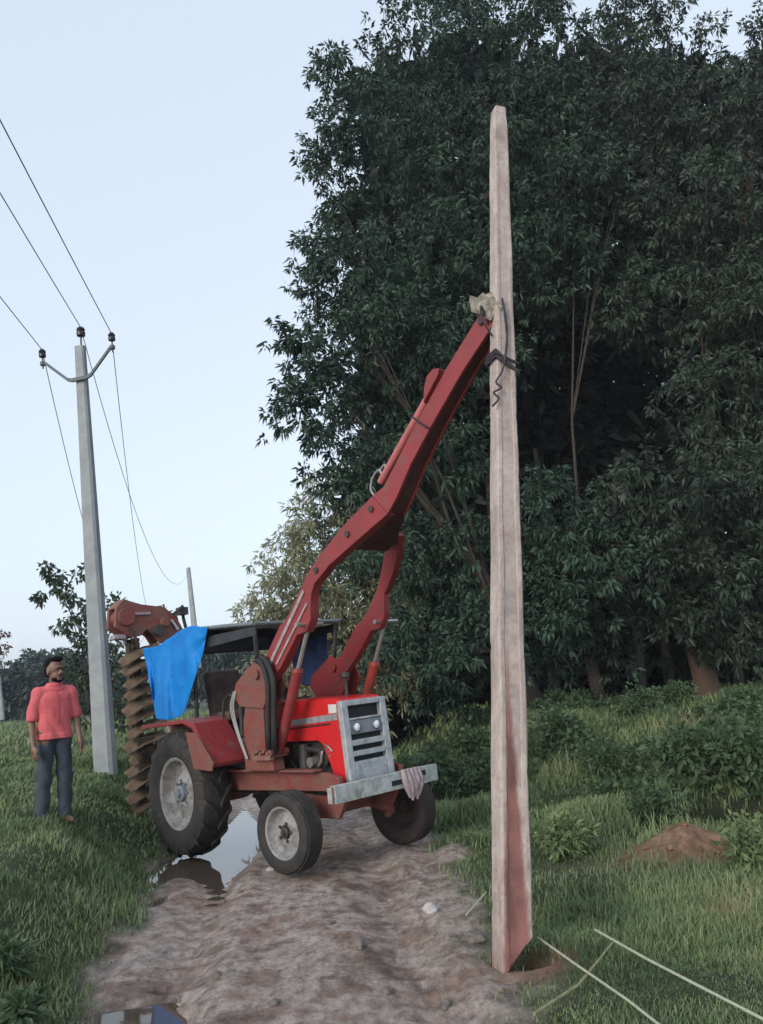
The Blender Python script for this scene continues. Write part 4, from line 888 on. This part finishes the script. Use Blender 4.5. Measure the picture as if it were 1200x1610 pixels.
# individual shrubs
shr = [(640, 1140, 11.8, .34, 'leafy shrub just behind the tractor grille on the right'), (700, 1140, 11.5, .38, 'leafy shrub between the tractor and the concrete pole'), (740, 1125, 13, .32, 'taller shrub close behind the concrete pole on its left'), (880, 1160, 11.5, .35, 'round low shrub right of the concrete pole'),
       (960, 1195, 10.2, .30, 'small shrub midway between the pole and the ditch'), (1010, 1130, 13, .3, 'shrub in front of the dark wood left of the thick trunk'), (1070, 1115, 13.5, .3, 'leafy bush at the foot of the thick warm lit trunk'), (1160, 1115, 12.5, .3, 'leafy bush at the right edge under the trees'),
       (1100, 1210, 9.8, .40, 'bush on the bank above the dark ditch'), (1190, 1200, 9.6, .42, 'bush above the ditch cut by the right edge'), (1130, 1225, 9.75, .36, 'bush overhanging the far rim of the dark ditch'), (1185, 1235, 9.75, .38, 'bush overhanging the ditch at the right edge of the photo'), (905, 1330, 7.5, .24, 'tall grassy weed clump left of the heap of red soil'), (1190, 1380, 6.7, .2, 'weed clump right of the heap of red soil at the right edge'),
       (14, 1500, 5.0, .14, 'leafy weed at the lower left edge'), (20, 1570, 4.5, .10, 'dark weed in the bottom left corner'), (1040, 1290, 8.4, .25, 'weed clump behind the heap of red soil')]
for k, (px_, py_, Dp, r_, lab) in enumerate(shr):
    p = at(px_, py_, Dp); p.z = float(terrain(p.x, p.y)); o = empty('shrub', p); tag(o, lab, 'shrub', 'shrubs and weeds on the banks')
    rg2 = random.Random(k); bl = [(rg2.uniform(-.6, .6)*r_, rg2.uniform(-.5, .5)*r_, r_*(.5+.7*rg2.random()), r_*(.45+.3*rg2.random())) for _ in range(6)]
    C_, D_ = blobs_pts(bl, 380 if r_ > .3 else 900, 200+k, .1, 1)
    V_, F_, v_ = leaves(C_, D_, 6, .10 if r_ > .3 else .075, .05 if r_ > .3 else .028, 1, -.1, 300+k); npmesh('foliage', V_, F_, L['bush'] if k not in (12, 13) else L['grass'], o, v_)
    s = MB()
    for q in range(7): e = Vector((rg2.uniform(-.7, .7)*r_, rg2.uniform(-.7, .7)*r_, r_*(.8+.6*rg2.random()))); s.tube([(0, 0, -.05), e*.5+Vector((0, 0, r_*.15)), e], [.008, .006, .003], 5)
    s.build('stem', M['stick'], o)

# ------------------------------------------------------------------ small things on the ground
def lay(pts, h=.03, n=18, wob=.006, seed=0):
    out = []; pts = [Vector(p) for p in pts]
    for i in range(n+1):
        u = i/n*(len(pts)-1); k = min(int(u), len(pts)-2); p = pts[k].lerp(pts[k+1], u-k)
        out.append(Vector((p.x+wob*math.sin(i*1.9+seed), p.y+wob*math.sin(i*1.3+seed), float(terrain(p.x, p.y))+h+.008*math.sin(i*2.3))))
    return out
tag(MB().tube([Vector((.80, 5.25, .10)), Vector((.90, 4.72, .125)), Vector((1.03, 4.15, .14)), Vector((1.08, 3.93, .135)), Vector((1.36, 2.7, .12))], .0065, 7).build('rope', M['straw'], smooth=True), 'pale rope lying on the grass running from the pole foot toward the viewer', 'rope')
tag(MB().tube([Vector((1.12, 5.10, .17)), Vector((1.26, 4.55, .175)), Vector((1.49, 3.75, .19)), Vector((1.80, 2.7, .17))], .007, 7).build('rope', M['straw'], smooth=True), 'pale rope lying on the grass to the right, starting clear of the pole', 'rope')
tag(MB().tube([Vector((.58, 4.15, float(terrain(.58, 4.15))+.08)), Vector((.87, 4.5, float(terrain(.87, 4.5))+.05)), Vector((1.17, 4.88, float(terrain(1.17, 4.88))+.10))], [.009, .008, .005], 7).build('stick', M['stick'], smooth=True), 'thin dry stick lying across under the pale rope beside the pole foot', 'stick')
tag(MB().tube([Vector((.42, 5.95, float(terrain(.42, 5.95))+.02)), Vector((.60, 6.25, float(terrain(.6, 6.25))+.07))], [.008, .005], 6).build('stick', M['straw'], smooth=True), 'short pale stick poking from the grass at the track edge left of the pole', 'stick')
def rock(x, y, s, m, label, seed, flat=.6):
    bmx = bmesh.new(); bmesh.ops.create_icosphere(bmx, subdivisions=3, radius=1)
    for v in bmx.verts:
        p = v.co; q = 1+.22*math.sin(p.x*3.1+seed)+.18*math.sin(p.y*4.3+seed*2)+.13*math.sin(p.z*7+p.x*5+seed)+.05*math.sin(p.x*17+p.y*13)
        v.co = Vector((p.x*s*q*1.2, p.y*s*q*.9, p.z*s*q*flat))
    me = bpy.data.meshes.new('clod'); bmx.to_mesh(me); bmx.free(); me.materials.append(m); o = bpy.data.objects.new('clod' if m is M['stone'] else 'stone', me); col.objects.link(o)
    o.location = (x, y, float(terrain(x, y))+s*flat*.35); o.rotation_euler = (0, 0, seed*1.7); me.polygons.foreach_set('use_smooth', [True]*len(me.polygons))
    tag(o, label, 'clod' if m is M['stone'] else 'stone', 'clods on the muddy track' if m is M['stone'] else None); return o
rock(.18, 6.25, .055, M['palestone'], 'pale stone on the right side of the track before the tractor', 2)
rock(-1.27, 8.0, .035, M['palestone'], 'small pale stone between puddle and near front wheel', 5)
for k, (px_, py_, s_, lab) in enumerate([(565, 1490, .055, 'largest dark clod in the middle of the track'), (340, 1540, .03, 'dark clod above the bottom puddle'), (280, 1560, .025, 'dark clod at the left rim of the bottom puddle'), (520, 1455, .03, 'small clod left above the largest dark clod'), (745, 1480, .06, 'long dark clod left of the pole foot'), (610, 1560, .03, 'clod at the bottom centre of the track'), (470, 1400, .03, 'clod below the near front wheel'), (640, 1375, .03, 'clod in front of the far front wheel'), (430, 1585, .03, 'clod right of the bottom puddle'), (700, 1570, .035, 'clod near the bottom below the pole foot'), (800, 1560, .045, 'reddish clod at the rim of the hole under the pole'), (350, 1410, .03, 'clod below the rear wheel beside the puddle')]):
    v = fw+rt2*((px_-600)/FPX)-up2*((py_-805)/FPX); q = Vector((0, 0, CAMH))+v*(-CAMH/v.z); rock(q.x, q.y, s_, M['stone'], lab, k+1)
for k, (x_, y_, s_) in enumerate([(2.22, 6.92, .04), (2.6, 6.84, .035), (2.88, 6.98, .045), (2.42, 7.12, .035), (2.06, 7.08, .03)]):
    o = rock(x_, y_, s_, M['soil'], ['lump of red soil at the left front of the soil heap', 'lump of red soil at the middle front of the soil heap', 'big lump of red soil at the right of the soil heap', 'lump of red soil on the crest of the soil heap', 'small lump of red soil at the far left of the soil heap'][k], k+20)
    o.name = 'soil_lump'; o.data.name = 'soil_lump'; o['category'] = 'soil lump'; o['group'] = 'lumps of the red soil heap'

# ------------------------------------------------------------------ the man
def body_mesh(name, caps, m, parent, vox=.008, smooth_it=6):
    """capsules (p0, r0, p1, r1) and ellipsoids fused into one surface"""
    mb = MB()
    for c in caps:
        if len(c) == 4:
            p0, r0, p1, r1 = Vector(c[0]), c[1], Vector(c[2]), c[3]; d = (p1-p0).normalized(); pts = []; rs = []
            for a in (90, 60, 30, 0): pts.append(p0-d*r0*math.sin(R(a))*.999); rs.append(max(r0*math.cos(R(a)), .0008))
            for a in (0, 30, 60, 90): pts.append(p1+d*r1*math.sin(R(a))*.999); rs.append(max(r1*math.cos(R(a)), .0008))
            mb.tube(pts, rs, 16)
        else:
            cc_, rr = Vector(c[0]), Vector(c[1]); n = 16; rot = c[2] if len(c) > 2 else Matrix.Identity(3); vs = []
            for i in range(1, 10):
                for k in range(n):
                    th = math.pi*i/10; ph = 2*math.pi*k/n; vs.append(cc_+rot@Vector((rr.x*math.sin(th)*math.cos(ph), rr.y*math.sin(th)*math.sin(ph), rr.z*math.cos(th))))
            k0 = len(vs); vs += [cc_+rot@Vector((0, 0, rr.z)), cc_+rot@Vector((0, 0, -rr.z))]
            fs = [(i*n+k, (i+1)*n+k, (i+1)*n+(k+1) % n, i*n+(k+1) % n) for i in range(8) for k in range(n)]+[(k0, k, (k+1) % n) for k in range(n)]+[(k0+1, 8*n+(k+1) % n, 8*n+k) for k in range(n)]
            mb.add(vs, fs)
    o = mb.build(name, m, None)
    rmm = o.modifiers.new('fuse', 'REMESH'); rmm.mode = 'VOXEL'; rmm.voxel_size = vox
    s = o.modifiers.new('soft', 'SMOOTH'); s.factor = .5; s.iterations = smooth_it
    dg = bpy.context.evaluated_depsgraph_get(); me = bpy.data.meshes.new_from_object(o.evaluated_get(dg)); o.modifiers.clear(); old = o.data; o.data = me; bpy.data.meshes.remove(old)
    me.polygons.foreach_set('use_smooth', [True]*len(me.polygons))
    if parent: o.parent = parent
    return o
hx_, hy_ = -3.40, 8.12; hz_ = float(terrain(hx_, hy_))
man = empty('person', (hx_, hy_, hz_-.02), R(38)); man.rotation_euler = (0, R(-1.5), R(38)); man.scale = (.97, .97, .965)
tag(man, 'man in a coral pink shirt and dark jeans standing on the grass bank watching', 'person')
# local: faces -y, x to his left
hr = Matrix.Rotation(R(22), 3, 'Z')      # head turned further toward his left
hc = Vector((0, -.02, 1.53))
def H(x, y, z): return hc+hr@Vector((x, y, z))
caps = [(H(0, .01, .03), (.078, .098, .105), hr), (H(0, -.02, -.05), (.06, .075, .07), hr), (H(0, -.06, -.09), (.035, .035, .03), hr), (H(0, -.10, -.015), (.014, .024, .024), hr), (H(0, -.09, .035), (.05, .018, .012), hr),
        (H(.078, .01, -.01), (.012, .022, .032), hr), (H(-.078, .01, -.01), (.012, .022, .032), hr), (H(0, -.088, -.06), (.028, .016, .010), hr), ((0, .0, 1.36), .055, (0, -.015, 1.47), .052),
        ((0, .0, 1.33), (.13, .07, .045)), ((-.13, .0, 1.32), .05, (.13, 0, 1.32), .05), ((0, 0, 1.15), (.145, .09, .22)), ((0, 0, .98), (.15, .10, .14))]
for s in (-1, 1):
    sh = (s*.165, 0, 1.31); el = (s*.215, .03 if s < 0 else -.01, 1.03); wr = (s*.225, -.09 if s < 0 else -.13, .80)
    caps += [(sh, .056, el, .040), (el, .038, wr, .026)]
    w3 = Vector(wr); d = Vector((0, -.35, -.94)).normalized(); sd_ = Vector((-s*.35, -.90, .3)).normalized()
    caps += [(tuple(w3), .022, tuple(w3+d*.05), .028), (tuple(w3+d*.05-sd_*.018), .017, tuple(w3+d*.085-sd_*.022), .016), (tuple(w3+d*.05+sd_*.018), .017, tuple(w3+d*.085+sd_*.022), .016)]
    for q, (off, ln_) in enumerate(((.030, .072), (.011, .082), (-.009, .076), (-.028, .060))):
        b0_ = w3+d*.088+sd_*off; k1 = b0_+(d+Vector((-s*.1, 0, 0))).normalized()*ln_*.45; k2 = k1+(d+Vector((-s*.5, .2, 0))).normalized()*ln_*.55
        caps += [(tuple(b0_), .0105, tuple(k1), .0095), (tuple(k1), .0095, tuple(k2), .008)]
    t0 = w3+d*.03+sd_*.026; caps += [(tuple(t0), .013, tuple(t0+(d+sd_*.9).normalized()*.04), .011), (tuple(t0+(d+sd_*.9).normalized()*.04), .010, tuple(t0+(d+sd_*.9).normalized()*.04+(d*1.0+sd_*.2).normalized()*.03), .009)]
    caps += [((s*.085, 0, .92), .085, (s*.10, -.01, .50), .058), ((s*.10, -.01, .50), .056, (s*.115, .02, .09), .038), ((s*.115, .03, .045), .035, (s*.13, -.10, .03), .032), ((s*.13, -.10, .028), .032, (s*.135, -.15, .024), .024)]
bodyo = body_mesh('person_body', caps, M['skin'], None, .0075, 4); bodyo.parent = man; bodyo.name = 'body'
hair_c = [(H(0, .035, .065), (.080, .088, .082), hr), (H(0, -.035, .120), (.062, .06, .032), hr), (H(0, .065, .0), (.078, .055, .075), hr)]
ho_ = body_mesh('hair', hair_c, M['hair'], man, .008, 3)
bd_ = body_mesh('beard', [(H(0, -.072, -.105), (.034, .026, .018), hr), (H(.040, -.04, -.088), (.016, .04, .022), hr), (H(-.040, -.04, -.088), (.016, .04, .022), hr), (H(0, -.096, -.047), (.032, .010, .007), hr)], M['hair'], man, .005, 2)
for s in (-1, 1):
    MB().lathe([(-.006, .001), (-.004, .006), (0, .009), (.004, .006), (.006, .001)], H(s*.030, -.091, .010), 'z', 10).build('eye', M['slot'], man, smooth=True)
# shirt: torso and half sleeves, hem below the hips
shc = [*[((-float(np.interp(z_, [.84, 1.0, 1.3], [.066, .050, .066])), .005, z_), .108, (float(np.interp(z_, [.84, 1.0, 1.3], [.066, .050, .066])), .005, z_), .108) for z_ in np.arange(.80, 1.27, .04)], ((0, .0, 1.34), (.125, .085, .05)), ((-.115, 0, 1.315), .06, (.115, 0, 1.315), .06), ((0, -.01, 1.385), (.082, .078, .035))]
for s in (-1, 1): shc += [((s*.155, 0, 1.31), .066, (s*.212, .022 if s < 0 else -.003, 1.06), .056)]
sho = body_mesh('shirt', shc, M['shirt'], man, .009, 5)
bm = bmesh.new(); bm.from_mesh(sho.data)
dels = [v for v in bm.verts if (v.co.z < .835) or (v.co.z > 1.408) or (abs(v.co.x) > .172 and v.co.z < 1.035)]
bmesh.ops.delete(bm, geom=dels, context='VERTS')
for v in bm.verts:
    v.co.y += .006*math.sin(v.co.z*30+v.co.x*26+3*math.sin(v.co.x*9))*min(1, abs(1.3-v.co.z)*3); v.co.x += .005*math.sin(v.co.z*31+v.co.y*20)
    if v.co.z < .9: v.co.x *= 1.03; v.co.y *= 1.05
bm.to_mesh(sho.data); bm.free()
sm_ = sho.modifiers.new('cloth', 'SOLIDIFY'); sm_.thickness = .006; sm_.offset = 1
pk = MB(); pk.box((0, -.117, 1.16), (.022, .006, .36)); pk.build('placket', mat('shirt_trim', (.5, .09, .1), .85), sho)
trc = [((0, .005, .90), (.15, .100, .10))]
for s in (-1, 1): trc += [((s*.078, .005, .86), .090, (s*.10, -.005, .50), .078), ((s*.10, -.005, .50), .080, (s*.115, .025, .08), .068)]
tro_ = body_mesh('trousers', trc, M['jeans'], man, .009, 4)
bm = bmesh.new(); bm.from_mesh(tro_.data); bmesh.ops.delete(bm, geom=[v for v in bm.verts if v.co.z < .05 or v.co.z > .95], context='VERTS')
for v in bm.verts: v.co.x += .005*math.sin(v.co.z*33+v.co.y*15); v.co.y += .006*math.sin(v.co.z*27+v.co.x*18)
bm.to_mesh(tro_.data); bm.free()

# ------------------------------------------------------------------ evening air
hz = MB(); hz.box((0, 410, 12), (1060, 1000, 0.0)); hz.v = []; hz.f = []
hz.box((0, 415, 12.5), (1040, 1000, 31))
hm_ = bpy.data.materials.new('evening_haze'); hm_.use_nodes = True; t = hm_.node_tree; t.nodes.clear()
vo = t.nodes.new('ShaderNodeVolumePrincipled'); vo.inputs['Color'].default_value = (.85, .9, .96, 1); vo.inputs['Density'].default_value = .0009; vo.inputs['Anisotropy'].default_value = .2
oo = t.nodes.new('ShaderNodeOutputMaterial'); t.links.new(vo.outputs[0], oo.inputs['Volume'])
hzo = hz.build('haze', hm_); tag(hzo, 'thin bluish evening air fading the far trees', 'haze', kind='stuff')
